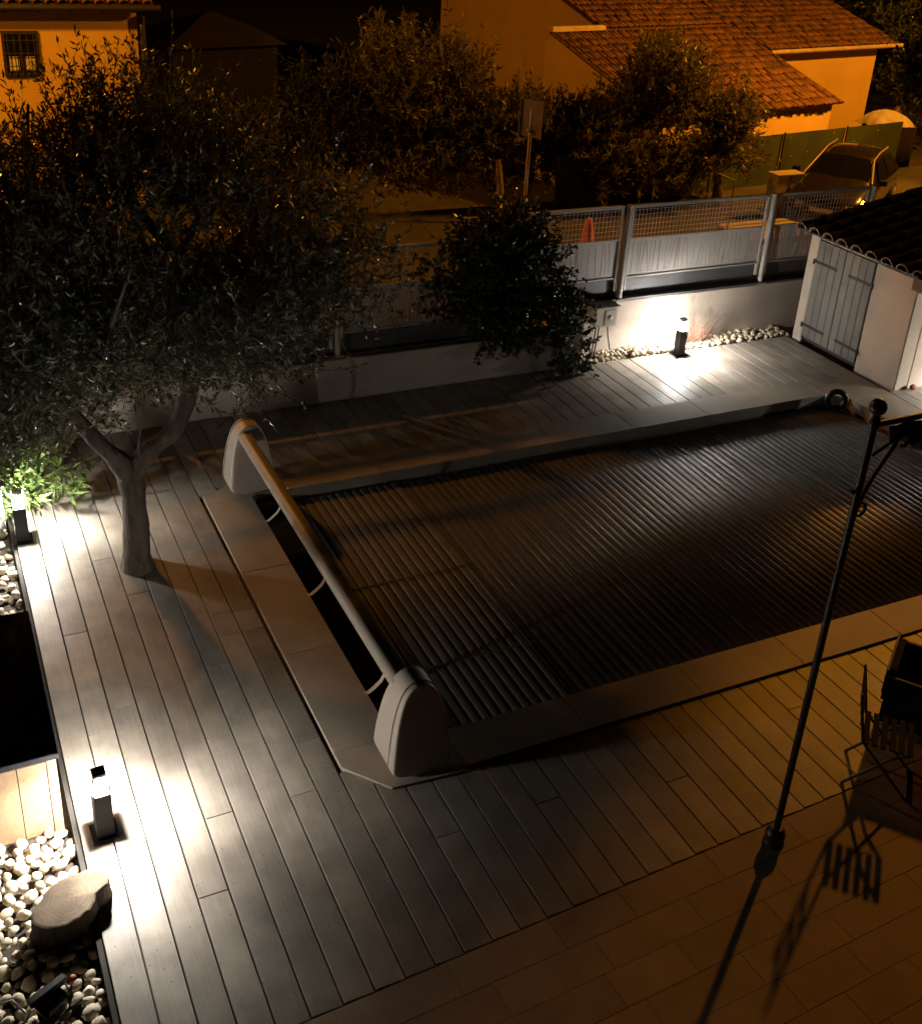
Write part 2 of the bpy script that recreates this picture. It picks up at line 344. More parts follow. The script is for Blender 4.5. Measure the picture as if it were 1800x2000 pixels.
b = MB(); b.box(2.2,2.269,5.09,8.43,-.55,-.092); b.box(9.062,9.13,5.09,8.43,-.55,-.092); b.box(2.2,9.13,5.0,5.084,-.55,-.092); b.box(2.2,9.13,8.447,8.5,-.55,-.092)
b.prism([(8.92,8.44),(9.06,8.44),(9.06,8.26)], -.55,-.092)
b.build('pool_wall', mt['liner'], pool)
MB().box(2.272,9.058,5.088,8.442,-.5,-.155).build('water', mt['water'], kind='structure')

# ------------------------------------------------------------------ floating slatted cover
cover = empty('pool_cover', (2.6,6.76,-.1), label='slatted grey floating cover lying over the swimming pool', cat='pool cover')
SW = .0785
def slat_mesh(tilt, arch, mat):
    n = 7; w = SW-.004; pts = []
    for i in range(n+1):
        u = -w/2 + w*i/n; z = arch*math.cos(PI*u/w*.96) + tilt*u
        pts.append((u, z))
    pts += [(w/2, -.012+tilt*w/2), (-w/2, -.012-tilt*w/2)]
    m = len(pts); L = 3.27/2
    v = [(u,-L,z) for u,z in pts] + [(u,L,z) for u,z in pts]
    f = [tuple(range(m)), tuple(range(2*m-1,m-1,-1))] + [(i,i+m,(i+1)%m+m,(i+1)%m) for i in range(m)]
    me = mesh('slat', v, f, mt[mat])
    me.polygons.foreach_set('use_smooth', [False,False]+[True]*n+[False]*(m-n)); me.update(); return me
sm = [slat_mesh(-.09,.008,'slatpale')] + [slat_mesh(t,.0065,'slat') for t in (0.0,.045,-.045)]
for i in range(82):
    xx = i*SW
    if 2.6+xx > 8.98: break
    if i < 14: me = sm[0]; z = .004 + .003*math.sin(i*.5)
    else:
        me = sm[1 + (i*7 % 3)]; z = -.004 + .006*math.sin(i*.21)
    L = 1.0
    o = link('slat', me, cover, loc=(xx,0,z), rot=(random.uniform(-.0006,.0006), random.uniform(-.02,.02), 0))
for yy in (-.95,.15): MB().box(.02,14*SW,yy-.006,yy+.006,.017,.0205).build('joining_cord', mt['cable'], cover)
ring = MB()
pts = [(0.10*math.cos(t), 0.03*math.sin(t)*.3, .10*math.sin(t)) for t in np.linspace(0, 2*PI, 22)]
ring.tube(pts, .034, 8); o = ring.build('pool_ring', mt['black'], label='dark ring float propped upright in the pool\'s far right corner', cat='float')
o.location = (8.86, 8.27, .03); o.rotation_euler = (0.1, 0, -.5)

# ------------------------------------------------------------------ cover reel
reel = empty('cover_reel', (2.25,6.8,0), label='pool cover reel, long tube between two cream rounded end housings', cat='pool reel')
def housing(y0, y1, xc, parent, flip=1):
    # tombstone profile in x-z, puffed out across y
    prof = []
    H = .66
    for i in range(33):
        t = i/32*PI
        # superellipse-ish dome that flares to the foot
        prof.append(t)
    rows = 9; v = []; f = []; m = 0
    outline = []
    for z, w in ((0,.205),(.10,.203),(.25,.192),(.40,.170),(.50,.146),(.57,.120),(.62,.09),(.65,.05),(.66,0.0)): outline.append((z,w))
    ring = [(-w, z) for z, w in outline] + [(w, z) for z, w in outline[-2::-1]]
    prof_y = [(y0,.885),(y0+.006,.955),(y0+.022,.992),(y0+.05,1.0),(y1-.05,1.0),(y1-.022,.992),(y1-.006,.955),(y1,.885)]
    n = len(ring)
    for yy, s_ in prof_y:
        for x_, z_ in ring:
            taper = 1 - .10*(z_/H)*0
            yyy = yy + ((y0+y1)/2-yy)*.42*(z_/H)**1.6
            v.append((xc + x_*s_, yyy, max(.016, z_*(.93+.07*s_) if z_ > .2 else z_+.016)))
    K = len(prof_y)
    for i in range(K-1):
        for j in range(n-1): f.append((i*n+j, i*n+j+1, (i+1)*n+j+1, (i+1)*n+j))
        f.append((i*n+n-1, i*n, (i+1)*n, (i+1)*n+n-1))
    f.append(tuple(range(n-1,-1,-1))); f.append(tuple(range((K-1)*n, K*n)))
    me = mesh('end_housing', [(a-2.25, c_-6.8, d) for a, c_, d in v], f, mt['housing'], True)
    ys_ = y0+.075 if y0 < 6 else y1-.075
    sp_ = [(xc-2.25+x_*1.0, ys_+((y0+y1)/2-ys_)*.42*(z_/H)**1.6-6.8, z_+.003) for x_, z_ in ring if z_ > .02]
    MB().tube(sp_, .0035, 6, cap=False).build('seam', mt['sealant'], parent)
    o = link('end_housing', me, parent); md = o.modifiers.new('s','SUBSURF'); md.levels = 1; md.render_levels = 2
    return o
housing(4.77,5.12,2.315,reel); housing(8.46,8.78,2.30,reel)
for yh in (4.772, 8.782):
    for dx, z in ((-.12,.12),(.12,.12),(0,.46)):
        b = MB(); b.sphere((2.31-2.25+dx, yh-6.8+(.055 if yh < 6 else -.055)*(z/.66)**1.6*1.5-.004, z), .009, 8, (1,.5,1)); b.build('screw', mt['galv'], reel)
b = MB(); b.tube([(0,-1.78,.555),(0,1.76,.555)], .056, 28); b.build('tube', mt['reeltube'], reel)
b = MB(); b.box(.028,.042,-1.74,1.74,.600,.613); b.build('tube_rail', mt['galv'], reel)
for yy in (1.17, .03, -1.19):
    ctl = [(.0,.02),(.03,.022),(.07,.05),(.115,.09),(.15,.155),(.165,.26),(.15,.37),(.10,.45),(.05,.505)]
    pts = [(a, yy, d) for a, d in ctl]
    v = []; f = []
    for k, (a, c_, d) in enumerate(pts): v += [(a,c_-.016,d),(a,c_+.016,d),(a+.004,c_+.016,d),(a+.004,c_-.016,d)]
    for k in range(8):
        for j in range(4): f.append((k*4+j, k*4+(j+1)%4, k*4+4+(j+1)%4, k*4+4+j))
    f += [(0,3,2,1),(32,33,34,35)]
    link('strap', mesh('strap', v, f, mt['strap'], False), reel)

# ------------------------------------------------------------------ terrace
ta = math.atan(.046)
terr = empty('terrace', (0,3.437,0), ta, kind='structure')
MB().box(-.5,13,-3.6,-.004,-.2,-.006).build('mortar_bed', mt['grout'], terr)
row = 0; y = -.004; TW = .2085
while y > -2.35:
    L = .62; x = .3 - ((row*.37+.19) % .62) if row else .04
    while x < 8.6:
        w = L if random.random() > .2 else .46
        if x + w > .29:
            o = MB().cbox(0, w-.0022, 0, TW-.0022, -.005, 0, .0008).build('terrace_tile', mt['terrace'], terr)
            o.location = (max(x,.29) if False else x, y-TW, random.uniform(-.0006,.0006))
        x += w
    y -= TW; row += 1

# ------------------------------------------------------------------ bollard lamps
def bollard_mesh():
    root = empty('bollard_light', (0,0,0))
    b = MB(); b.box(-.075,.075,-.075,.075,.001,.012); b.build('base_plate', mt['anthracite'], root)
    b = MB(); b.cbox(-.048,.048,-.048,.048,.012,.315,.003); b.build('post', mt['anthracite'], root)
    for sx in (-1,1):
        for sy in (-1,1): MB().box(sx*.043-.004, sx*.043+.004, sy*.043-.004, sy*.043+.004, .315, .445).build('corner_rod', mt['anthracite'], root)
    b = MB(); b.lathe([(.016,.32),(.02,.33),(.02,.39),(.010,.40)], 16); b.build('lamp', mt['glow'], root)
    v = [(.027*math.cos(2*PI*j/20), -.027*math.sin(2*PI*j/20), .4445) for j in range(20)]; link('emitter_disc', mesh('emitter_disc', v, [tuple(range(20))], mt['downlight']), root)  # glowing disc added under the cap so the light falls off faster
    b = MB(); b.cbox(-.038,.038,-.038,.038,.4462,.462,.004); b.build('cap', mt['capmetal'], root)
    b = MB(); v = []
    for z, r in ((.4458,.033),(.432,.033),(.432,.035),(.4458,.035)): v += [(r*math.cos(2*PI*j/28), r*math.sin(2*PI*j/28), z) for j in range(28)]
    b.add(v, [(k*28+j, k*28+(j+1)%28, (k+1)*28+(j+1)%28, (k+1)*28+j) for k in range(3) for j in range(28)], True); b.build('cap_skirt', mt['capmetal'], root)  # skirt added to cut off the disc's low rays
    for k in range(4):
        Mk = Matrix.Rotation(k*PI/2,4,'Z'); MB().box(-.037,.037,.0445,.0463,.316,.425,Mk).build('frosted_pane', mt['frost'], root)
    return root
def copy_tree(o, parent=None):
    c = o.copy(); C.objects.link(c); c.parent = parent
    for ch in list(o.children): copy_tree(ch, c)
    return c
bl = bollard_mesh(); bl.location = (.45,5.06,0); bl.rotation_euler = (0,0,.05)
tag(bl, 'square bollard light glowing beside the tree stump and pebbles', 'bollard light', 'bollard lights round the deck')
for loc, rz, lab in (((.37,8.40,0), -.03, 'square bollard light glowing beside the leafy green bush'),
                     ((7.95,9.985,0), .02, 'square bollard light glowing in front of the wall under the fence'),
                     ((10.75,7.7,0), .0, 'square bollard light near the shed side wall')):
    c = copy_tree(bl); c.location = loc; c.rotation_euler = (0,0,rz); tag(c, lab)

# ------------------------------------------------------------------ planter wall and retaining wall
b = MB(); b.cbox(-4,6.40,10.08,10.30,-.6,.455,.01); b.build('planter_wall', mt['render'], label='low pale rendered wall behind the deck below the left fence', cat='wall')
b = MB(); b.cbox(-2.1,2.2,0,.035,-.02,.02,.004); 
w2 = MB(); w2.cbox(6.55,12.4,10.38,10.62,-.6,.61,.01)
w2.build('retaining_wall', mt['render'], label='pale rendered wall lit by bollard light below the right fence', cat='wall')
p = MB(); p.cbox(6.40,6.56,9.98,10.62,-.3,.64,.012); p.build('wall_pillar', mt['render'], label='short rendered pillar ending the planter wall beside meter box', cat='pillar')
# pebble bed behind the deck
bed2 = empty('rear_pebble_bed', (0,0,0), kind='structure')
MB().box(6.57,9.76,10.065,10.376,-.5,-.03).build('bed_soil', mt['soil'], bed2)
bed = empty('left_pebble_bed', (0,0,0), kind='structure')
b = MB(); b.box(-3,.284,2.6,10.06,-.5,-.10); b.build('bed_soil', mt['soil'], bed)
def pebble_mesh(k):
    v = []; f = []; n = 10; m = 6; sx, sy, sz = random.uniform(.75,1.25), random.uniform(.6,.95), random.uniform(.45,.7)
    for i in range(m+1):
        th = PI*i/m
        for j in range(n):
            p = Vector((math.sin(th)*math.cos(2*PI*j/n), math.sin(th)*math.sin(2*PI*j/n), math.cos(th)))
            r = 1 + .28*noise.noise(p*1.1+Vector((k*7,0,0)))
            v.append((p.x*r*sx, p.y*r*sy, p.z*r*sz))
    for i in range(m):
        for j in range(n): f.append((i*n+j,(i+1)*n+j,(i+1)*n+(j+1)%n,i*n+(j+1)%n))
    me = mesh('pebble', v, f, mt['pebble'], True); return me
pm = [pebble_mesh(k) for k in range(10)]
def scatter(parent, x0, x1, y0, y1, z, n, r0, r1, avoid=(), limit=300):
    pts = []; tries = 0
    while len(pts) < n and tries < n*60:
        tries += 1; x = random.uniform(x0,x1); y = random.uniform(y0,y1); r = random.uniform(r0,r1)
        if any(ax0 < x < ax1 and ay0 < y < ay1 for ax0,ax1,ay0,ay1 in avoid): continue
        if any((x-a)**2+(y-b_)**2 < (.78*(r+q))**2 for a,b_,q in pts): continue
        pts.append((x,y,r))
    for x,y,r in pts:
        o = link('pebble', random.choice(pm), parent, loc=(x,y,z+random.uniform(0,.022)), rot=(random.uniform(-.5,.5),random.uniform(-.5,.5),random.uniform(0,6.3)), scale=(r,r,r))
    return pts
scatter(bed, -.50,.262,3.55,5.24,-.070,236,.030,.052)
scatter(bed, -.1,.255,6.72,8.9,-.08,62,.030,.052)
scatter(bed2, 6.62,7.3,10.09,10.35,-.01,30,.022,.042)
scatter(bed2, 7.3,9.72,10.10,10.35,.0,120,.030,.055)
def under(parent, x0,x1,y0,y1,z,n,r):
    b = MB(); base = pm[0]
    vs = [v.co.copy() for v in base.vertices]; fs = [tuple(p.vertices) for p in base.polygons]
    for i in range(n):
        c = Vector((random.uniform(x0,x1), random.uniform(y0,y1), z+random.uniform(-.01,.006))); s_ = random.uniform(.6,1)*r; R = Matrix.Rotation(random.uniform(0,6),3,'Z') @ Matrix.Rotation(random.uniform(-.6,.6),3,'X')
        b.add([c + R @ (q*s_) for q in vs], fs, True)
    b.build('pebble_underlayer', mt['pebble'], parent, kind='stuff')
under(bed, -.5,.27,3.6,5.2,-.098,330,.030); under(bed2, 6.6,9.72,10.08,10.36,-.02,260,.034); under(bed, -.15,.27,6.7,9.0,-.10,170,.036)

# ------------------------------------------------------------------ fences
def tube_post(parent, x, y, z0, z1, r=.032):
    b = MB(); b.tube([(x,y,z0),(x,y,z1)], r, 16); b.box(x-.055,x+.055,y-.05,y+.05,z0,z0+.012); b.tube([(x,y,z1),(x,y,z1+.012)], r*1.1, 16)
    b.build('post', mt['fence'], parent)
def fence_panel(parent, x0, x1, y, zb, zs, zt, seed, wire=True, slot=1.):
    R = random.Random(seed)
    b = MB(); w = .028
    b.box(x0,x0+w,y-.02,y+.02,zb-.16,zt-.0); b.box(x1-w,x1,y-.02,y+.02,zb-.16,zt-.0)
    b.box(x0+w,x1-w,y-.022,y+.022,zt-.034,zt+.004)
    b.box(x0+w,x1-w,y-.014,y+.014,zs-.006,zs+.012); b.box(x0+w,x1-w,y-.012,y+.012,zb-.012,zb+.006)
    b.build('frame', mt['fence'], parent)
    # perforated sheet: slanting slots cut right through
    a, c_ = x0+w, x1-w; z0, z1 = zb+.006, zs-.006; m0, m1 = z0+.035, z1-.03
    yb = y+.004; cuts = []; xx = a+.05
    while xx < c_-.05:
        sl = R.uniform(-.030,.030); wd = R.uniform(.004,.008)*slot
        cuts.append((xx-sl, xx+sl, wd)); xx += R.choice((.022,.026,.03,.045,.06,.075))
    # keep cuts from crossing
    ok = []
    for bt, tp, wd in cuts:
        if not ok or (bt > ok[-1][0]+.012 and tp > ok[-1][1]+.012): ok.append((bt,tp,wd))
    s_ = MB()
    s_.add([(a,yb,z0),(c_,yb,z0),(c_,yb,m0),(a,yb,m0)], [(0,1,2,3)]); s_.add([(a,yb,m1),(c_,yb,m1),(c_,yb,z1),(a,yb,z1)], [(0,1,2,3)])
    pb = a; pt = a
    for bt, tp, wd in ok:
        s_.add([(pb,yb,m0),(bt,yb,m0),(tp,yb,m1),(pt,yb,m1)], [(0,1,2,3)]); pb = bt+wd; pt = tp+wd
    s_.add([(pb,yb,m0),(c_,yb,m0),(c_,yb,m1),(pt,yb,m1)], [(0,1,2,3)])
    o = s_.build('slotted_sheet', mt['fence'], parent); md = o.modifiers.new('t','SOLIDIFY'); md.thickness = .002; md.offset = 1
    if wire:
        b = MB(); z0, z1 = zs+.012, zt-.034; xx = a+.03
        while xx < c_: b.box(xx-.0022,xx+.0022,y-.0022,y+.0022,z0,z1); xx += .05
        zz = z0+.045
        while zz < z1: b.box(a,c_,y-.006,y-.0016,zz-.0022,zz+.0022); zz += .058
        b.build('wire_mesh', mt['fence'], parent, kind='stuff')
def board(parent, x0, x1, y, z0, z1):
    MB().cbox(x0,x1,y,y+.03,z0,z1,.003).build('lower_board', mt['darkboard'], parent)
rf = empty('metal_fence', (8.5,10.46,0), label='grey metal fence on the lit wall, mesh above slotted sheet panels', cat='fence', group='metal fences along the street')
def loc(o): 
    return o
rfc = []
FY = 10.46
def rel(parent):  # children are written in world coordinates
    for ch in parent.children:
        ch.location = ch.location - parent.location
posts = (5.22, 7.30, 9.40, 11.02)
for x in posts: tube_post(rf, x, FY-.03, .61, 1.745)
for i, (a, c_) in enumerate(((5.27,7.245),(7.355,9.345),(9.455,10.97))): fence_panel(rf, a, c_, FY, .875, 1.335, 1.742, 11+i)
for a, c_ in ((5.25,7.285),(7.315,9.385),(9.415,12.0)): board(rf, a, c_, FY+.03, .625, .845)
MB().box(5.2,12.2,FY-.07,FY+.13,.612,.63).build('capping', mt['darkboard'], rf)
rel(rf)
lf = empty('metal_fence', (3,10.24,0), label='grey metal fence partly hidden behind the olive tree crown', cat='fence', group='metal fences along the street')
LY = 10.22
for x in (-.45, 1.62, 3.70, 5.86): tube_post(lf, x, LY-.03, .455, 1.55, .030)
for i, (a, c_) in enumerate(((-2.5,-.5),(-.40,1.57),(1.67,3.65),(3.75,5.81))): fence_panel(lf, a, c_, LY, .70, 1.17, 1.585, 31+i, slot=2.0)
for a, c_ in ((-2.5,-.47),(-.43,1.60),(1.64,3.68),(3.72,5.84)): board(lf, a, c_, LY+.02, .475, .672)
MB().box(-2.6,5.95,LY-.05,LY+.07,.457,.474).build('capping', mt['darkboard'], lf)
rel(lf)

# meter box with cables
mbx = empty('meter_box', (7.02,10.28,.5), label='grey weatherproof socket box on wall end with hanging cables', cat='electric box')
MB().cbox(-.12,.12,-.05,.098,-.10,.09,.008).build('case', mt['clear'], mbx)
MB().cbox(-.135,.135,-.085,.10,.092,.105,.003).build('lid', mt['galv'], mbx)
MB().box(-.02,.10,-.056,-.051,-.085,.06).build('cover_window', mt['fence'], mbx)
b = MB(); b.sphere((.04,-.06,-.01),.022,10,(1,.4,1)); b.build('socket', mt['white'], mbx)
b = MB()
for dx, l in ((-.08,.38),(-.045,.30),(.05,.26)):
    b.tube([(dx,0,-.10),(dx-.02*(dx<0)+.01,-.01,-.2),(dx-.04*(dx<0)+.05*(dx>0),-.02,-.1-l)], .007, 6)
b.tube([(-.10,-.03,-.47),(0,-.06,-.50),(.12,-.05,-.49),(.3,-.04,-.5),(.45,-.08,-.49)], .008, 6)
b.build('cable', mt['cable'], mbx)

mbx.scale = (1.2,1.1,1.25)
# ------------------------------------------------------------------ shed
shed = empty('shed', (9.75,9.2,0), label='small whitewashed shed with grey double doors and curved roof tiles', cat='shed')
b = MB()
T = 1.395
b.box(9.75,9.95,9.90,10.055,-.3,T-.02); b.box(9.75,9.95,8.30,8.95,-.3,T-.07); b.box(9.75,9.95,8.9501,9.8999,T-.075,T-.03)
b.box(9.9501,12.6,9.855,10.055,-.3,T-.02); b.box(9.9501,12.6,8.30,8.5,-.3,T-.07)
o = b.build('wall', mt['white'], shed); o.modifiers.new('b','BEVEL').width = .012
b = MB(); b.box(9.80,9.84,8.9502,9.8998,.0,.06); b.build('door_sill', mt['ironstrap'], shed)
def leaf(y0, y1, hinge):
    n = 4; w = (y1-y0)/n
    for i in range(n):
        o = MB(); o.cbox(-.5*(w-.004),.5*(w-.004), 0,1.245,0,.025,.004)
        me = o.me('door_board', mt['door'])
        q = link('door_board', me, shed, loc=(9.765+random.uniform(0,.002), y0+w*(i+.5), .065), rot=(PI/2,0,-PI/2))
    for z in (.22,1.04):
        b = MB(); b.box(9.732,9.7385,y0+.04 if hinge=='r' else y0+.03, y1-.03 if hinge=='l' else y1-.08, z-.016,z+.016)
        yy = y0 if hinge == 'r' else y1
        if hinge == 'r': b.v = []; b.f = []; b.sm = []; b.box(9.732,9.7385,y0-.03,y0+.37,z-.016,z+.016); b.tube([(9.733,y0-.02,z-.04),(9.733,y0-.02,z+.02)],.012,8)
        else: b.v = []; b.f = []; b.sm = []; b.box(9.732,9.7385,y1-.37,y1+.03,z-.016,z+.016); b.tube([(9.733,y1+.02,z-.04),(9.733,y1+.02,z+.02)],.012,8)
        b.build('strap_hinge', mt['ironstrap'], shed)
leaf(9.428,9.893,'l'); leaf(8.957,9.422,'r')
def tile_mesh(r=.085, L=.40, mat=None, r2=None, th=.012, n=7):
    r2 = r2 or r*.86; v = []; f = []
    for (x, rr) in ((0,r),(L,r2)):
        for k in range(n+1):
            t = PI*k/n; v.append((x, rr*math.cos(t), rr*math.sin(t)*.85))
        for k in range(n+1):
            t = PI*k/n; q = rr-th; v.append((x, q*math.cos(t), q*math.sin(t)*.85))
    m = n+1
    for k in range(n):
        f += [(k,k+1,2*m+k+1,2*m+k), (m+k+1,m+k,3*m+k,3*m+k+1), (k+1,k,m+k,m+k+1), (2*m+k,2*m+k+1,3*m+k+1,3*m+k)]
    f += [(0,2*m,3*m,m),(n,m+n,3*m+n,2*m+n)]
    return mesh('roof_tile', v, f, mat, True)
stile = tile_mesh(.088,.42,mt['darktile'])
ltile = stile; mouth = tile_mesh(.093,.022,mt['mouth'],r2=.093,th=.014)
pit = math.atan(.17)
b = MB(); Mx = Matrix.Translation((9.62,0,T-.012)) @ Matrix.Rotation(-pit,4,'Y'); b.box(0,3.3,8.22,10.17,0,.02,Mx); b.build('roof_deck', mt['ironstrap'], shed)
for r_ in range(9):
    for c in range(9):
        y = 10.085 - .236*c
        link('roof_tile', stile if r_ else ltile, shed, loc=(9.60+.34*r_*math.cos(pit), y, T+.012+.34*r_*math.sin(pit)+.003*r_), rot=(random.uniform(-.03,.03), -pit+.02, random.uniform(-.02,.02)))
for c in range(9): link('tile_rim', mouth, shed, loc=(9.582, 10.085-.236*c, T+.014), rot=(0,-pit,0))
b = MB(); b.box(9.64,9.72,8.16,8.30,T-.16,T-.02); b.build('rafter_end', mt['bark2'], shed)
rel(shed)
o = MB().sphere((0,0,0),.045,10,(1.1,.6,.8)).build('clay_stone', mt['red'], label='small brown stone at the foot of the white shed wall', cat='stone'); o.location = (9.98,8.24,.035)

# ------------------------------------------------------------------ pergola post and canopy
per = empty('pergola', (4.035,3.5,0), label='black wrought iron pergola post with ball finial and side beam', cat='pergola')
b = MB(); b.lathe([(.062,.0),(.062,.012),(.05,.03),(.06,.06),(.055,.09),(.03,.11)], 20); b.build('base_collar', mt['iron'], per)
b = MB(); b.tube([(0,0,.1),(0,0,2.80)], .0205, 16); b.build('post', mt['iron'], per)
b = MB(); b.lathe([(.024,2.76),(.034,2.785),(.024,2.81),(.016,2.83)], 14); b.build('post_collar', mt['iron'], per); b = MB(); b.sphere((0,0,2.872),.044,18); b.build('ball_finial', mt['iron'], per)
b = MB(); b.tube([(.02,0,2.775),(2.6,0,2.775)], .016, 12); b.tube([(.04,.0,2.60),(.22,0,2.69),(.5,0,2.735),(1.1,0,2.70),(1.6,0,2.6)], .0085, 8); b.build('beam', mt['iron'], per)
b = MB()
def scroll(fn, n=40): return [fn(i/(n-1)) for i in range(n)]
b.tube(scroll(lambda t: (.025+.16*t**1.5, 0, 2.30+.34*t)), .012, 8)
b.tube(scroll(lambda t: (.185+.05*math.cos(PI+5.2*t)*(1-.6*t)+.05, 0, 2.64+.05*math.sin(PI+5.2*t)*(-1)*(1-.6*t))), .010, 8)
b.tube(scroll(lambda t: (.01+.05*(1-.7*t)*math.cos(-PI/2+5*t)+.03, 0, 2.38-.05*(1-.7*t)*math.sin(-PI/2+5*t)-.1)), .009, 8)
b.tube([(-.05,0,2.42),(-.03,0,2.40),(0,0,2.41)], .010, 6)
b.build('scroll_bracket', mt['iron'], per)
# gathered canopy cloth hanging below the beam
v = []; f = []; nx, nz = 46, 12
for i in range(nx):
    for j in range(nz):
        x = .10 + 1.7*i/(nx-1); t = j/(nz-1)
        drop = .12 + .13*math.sin(min(1,(x-.1)/.9)*PI*.5) + .02*math.sin(x*21)
        v.append((x + .04*t*math.sin(x*9), .03*math.sin(x*34+t*2)*(.35+t) + .03*t, 2.755 - drop*t))
for i in range(nx-1):
    for j in range(nz-1): f.append((i*nz+j,(i+1)*nz+j,(i+1)*nz+j+1,i*nz+j+1))
o = link('canopy_cloth', mesh('canopy_cloth', v, f, mt['fabric'], True), None, loc=(4.035,3.5,0), label='gathered grey canopy cloth hanging from the black pergola beam', cat='canopy')
md = o.modifiers.new('t','SOLIDIFY'); md.thickness = .003

# ------------------------------------------------------------------ garden furniture on the right
ch = empty('garden_chair', (5.02,3.68,0), .75, label='dark metal folding garden chair standing at the edge of the terrace', cat='chair')
for k in range(6): MB().cbox(-.21,.21,-.20+.068*k,-.20+.068*k+.045,.435,.45,.004).build('seat_slat', mt['wicker'], ch)
for sx in (-1,1):
    MB().tube([(sx*.20,-.24,0),(sx*.20,.18,.44)], .012, 8).build('leg', mt['iron'], ch)
    MB().tube([(sx*.20,.26,0),(sx*.20,-.05,.36),(sx*.20,-.18,.44)], .012, 8).build('leg', mt['iron'], ch)
    MB().tube([(sx*.20,.18,.43),(sx*.205,.24,.70),(sx*.20,.28,.88)], .012, 8).build('back_post', mt['iron'], ch)
for z in (.62,.72,.82): MB().box(-.2,.2,.222+(z-.62)*.2,.236+(z-.62)*.2,z-.03,z+.03).build('back_slat', mt['wicker'], ch)
MB().tube([(-.20,-.24,.01),(.20,-.24,.01)], .011, 8).build('foot_bar', mt['iron'], ch)
ac = empty('wicker_armchair', (5.74,4.0,0), .62, label='dark wicker armchair with square rim beside the metal chair', cat='armchair')
b = MB(); b.box(-.28,.28,-.28,.28,.05,.36); b.build('seat_base', mt['wicker'], ac)
MB().cbox(-.24,.24,-.24,.22,.36,.44,.02).build('cushion', mt['fabric'], ac)
for sx in (-1,1):
    MB().box(sx*.26-.04,sx*.26+.04,-.30,.30,.361,.62).build('armrest', mt['wicker'], ac)
    MB().tube([(sx*.26,-.31,.63),(sx*.26,.31,.63)], .012, 8).build('rim', mt['ironstrap'], ac)
MB().box(-.22,.22,.24,.31,.361,.70).build('backrest', mt['wicker'], ac)
MB().tube([(-.27,.30,.71),(.27,.30,.71)], .012, 8).build('rim', mt['ironstrap'], ac)

ch.scale = (.78,.78,.8); ac.scale = (.9,.9,.62)
# ------------------------------------------------------------------ left side: storage box, stump, floodlight
bx = empty('storage_box', (-.3,5.95,0), label='wooden storage box with flat dark lid beside the deck', cat='storage box')
MB().cbox(-.60,.572,-.72,.72,.462,.50,.004).build('lid', mt['darktop'], bx)
for i in range(7):
    MB().cbox(0,.152,-.011,.011,0,.53,.003).build('front_board', mt['boxwood'], bx).location = (-.595+.157*i, -.688, -.09)
MB().box(.505,.555,-.70,-.62,-.09,.46).build('corner_post', mt['boxwood'], bx)
MB().box(.53,.552,-.615,.68,-.09,.46).build('side_board', mt['boxwood'], bx)
b = MB(); b.box(-.02,.04,-.726,-.70,.36,.43); b.tube([(.0,-.73,.40),(.01,-.745,.43),(.03,-.73,.40)], .006, 6); b.build('hasp', mt['galv'], bx)
bx.children[0]
# move the box so its right edge sits on the bed border
bx.location = (-.305,5.96,0)

st = empty('tree_stump', (.19,4.57,-.07), .25, label='cut tree stump with rough bark standing in the pebbles', cat='tree stump')
n = 40; v = []; f = []; tiltx = .16
def srad(t):
    r = .175*(1+.07*math.cos(2*t+.3)+.06*math.sin(3*t+1)) - .045*math.exp(-((t-2.4)/.5)**2) - .035*math.exp(-((t-5.6)/.30)**2)
    return r
rings = ((0,1.16),(.035,1.08),(.08,1.03),(.13,1.0),(.172,.985))
for z, s_ in rings:
    for j in range(n):
        t = 2*PI*j/n; r = srad(t)*s_*(1+ (.05*noise.noise(Vector((math.cos(t)*6,math.sin(t)*6,z*9))) ))
        v.append((r*math.cos(t)*1.15, r*math.sin(t)*.82, z*(1+tiltx*math.cos(t-.6))))
for i in range(len(rings)-1):
    for j in range(n): f.append((i*n+j,i*n+(j+1)%n,(i+1)*n+(j+1)%n,(i+1)*n+j))
link('bark', mesh('bark', v, f, mt['bark'], True), st)
v2 = [(p[0]*.94,p[1]*.94,p[2]+.004) for p in v[-n:]]; v2.append((0,0,.172+.006)); f2 = [(j,(j+1)%n,n) for j in range(n)]
v2 += [(p[0]*1.0,p[1]*1.0,p[2]) for p in v[-n:]]; f2 += [(n+1+j,n+1+(j+1)%n,(j+1)%n,j) for j in range(n)]
def M_rings():
    m, nt, bb = _mat('stump_end_grain'); N = nt.nodes.new; L = nt.links.new
    tc = N('ShaderNodeTexCoord'); w = N('ShaderNodeTexWave'); w.wave_type = 'RINGS'; w.rings_direction = 'Z'; w.inputs['Scale'].default_value = 14; w.inputs['Distortion'].default_value = 14; w.inputs['Detail'].default_value = 3; w.inputs['Detail Scale'].default_value = 1.2
    L(tc.outputs['Object'], w.inputs[0]); no = N('ShaderNodeTexNoise'); no.inputs['Scale'].default_value = 7; no.inputs['Detail'].default_value = 8; L(tc.outputs['Object'], no.inputs['Vector'])
    mul = N('ShaderNodeMath'); mul.operation = 'MULTIPLY_ADD'; mul.inputs[1].default_value = .14; L(w.outputs['Fac'], mul.inputs[0]); L(no.outputs['Fac'], mul.inputs[2])
    rp = N('ShaderNodeValToRGB'); rp.color_ramp.elements[0].color = (.12,.085,.055,1); rp.color_ramp.elements[1].color = (.33,.25,.17,1); rp.color_ramp.elements[0].position = .3; rp.color_ramp.elements[1].position = .95
    L(mul.outputs[0], rp.inputs[0]); L(rp.outputs[0], bb.inputs['Base Color']); bb.inputs['Roughness'].default_value = .85; return m
link('cut_face', mesh('cut_face', v2, f2, M_rings()), st)

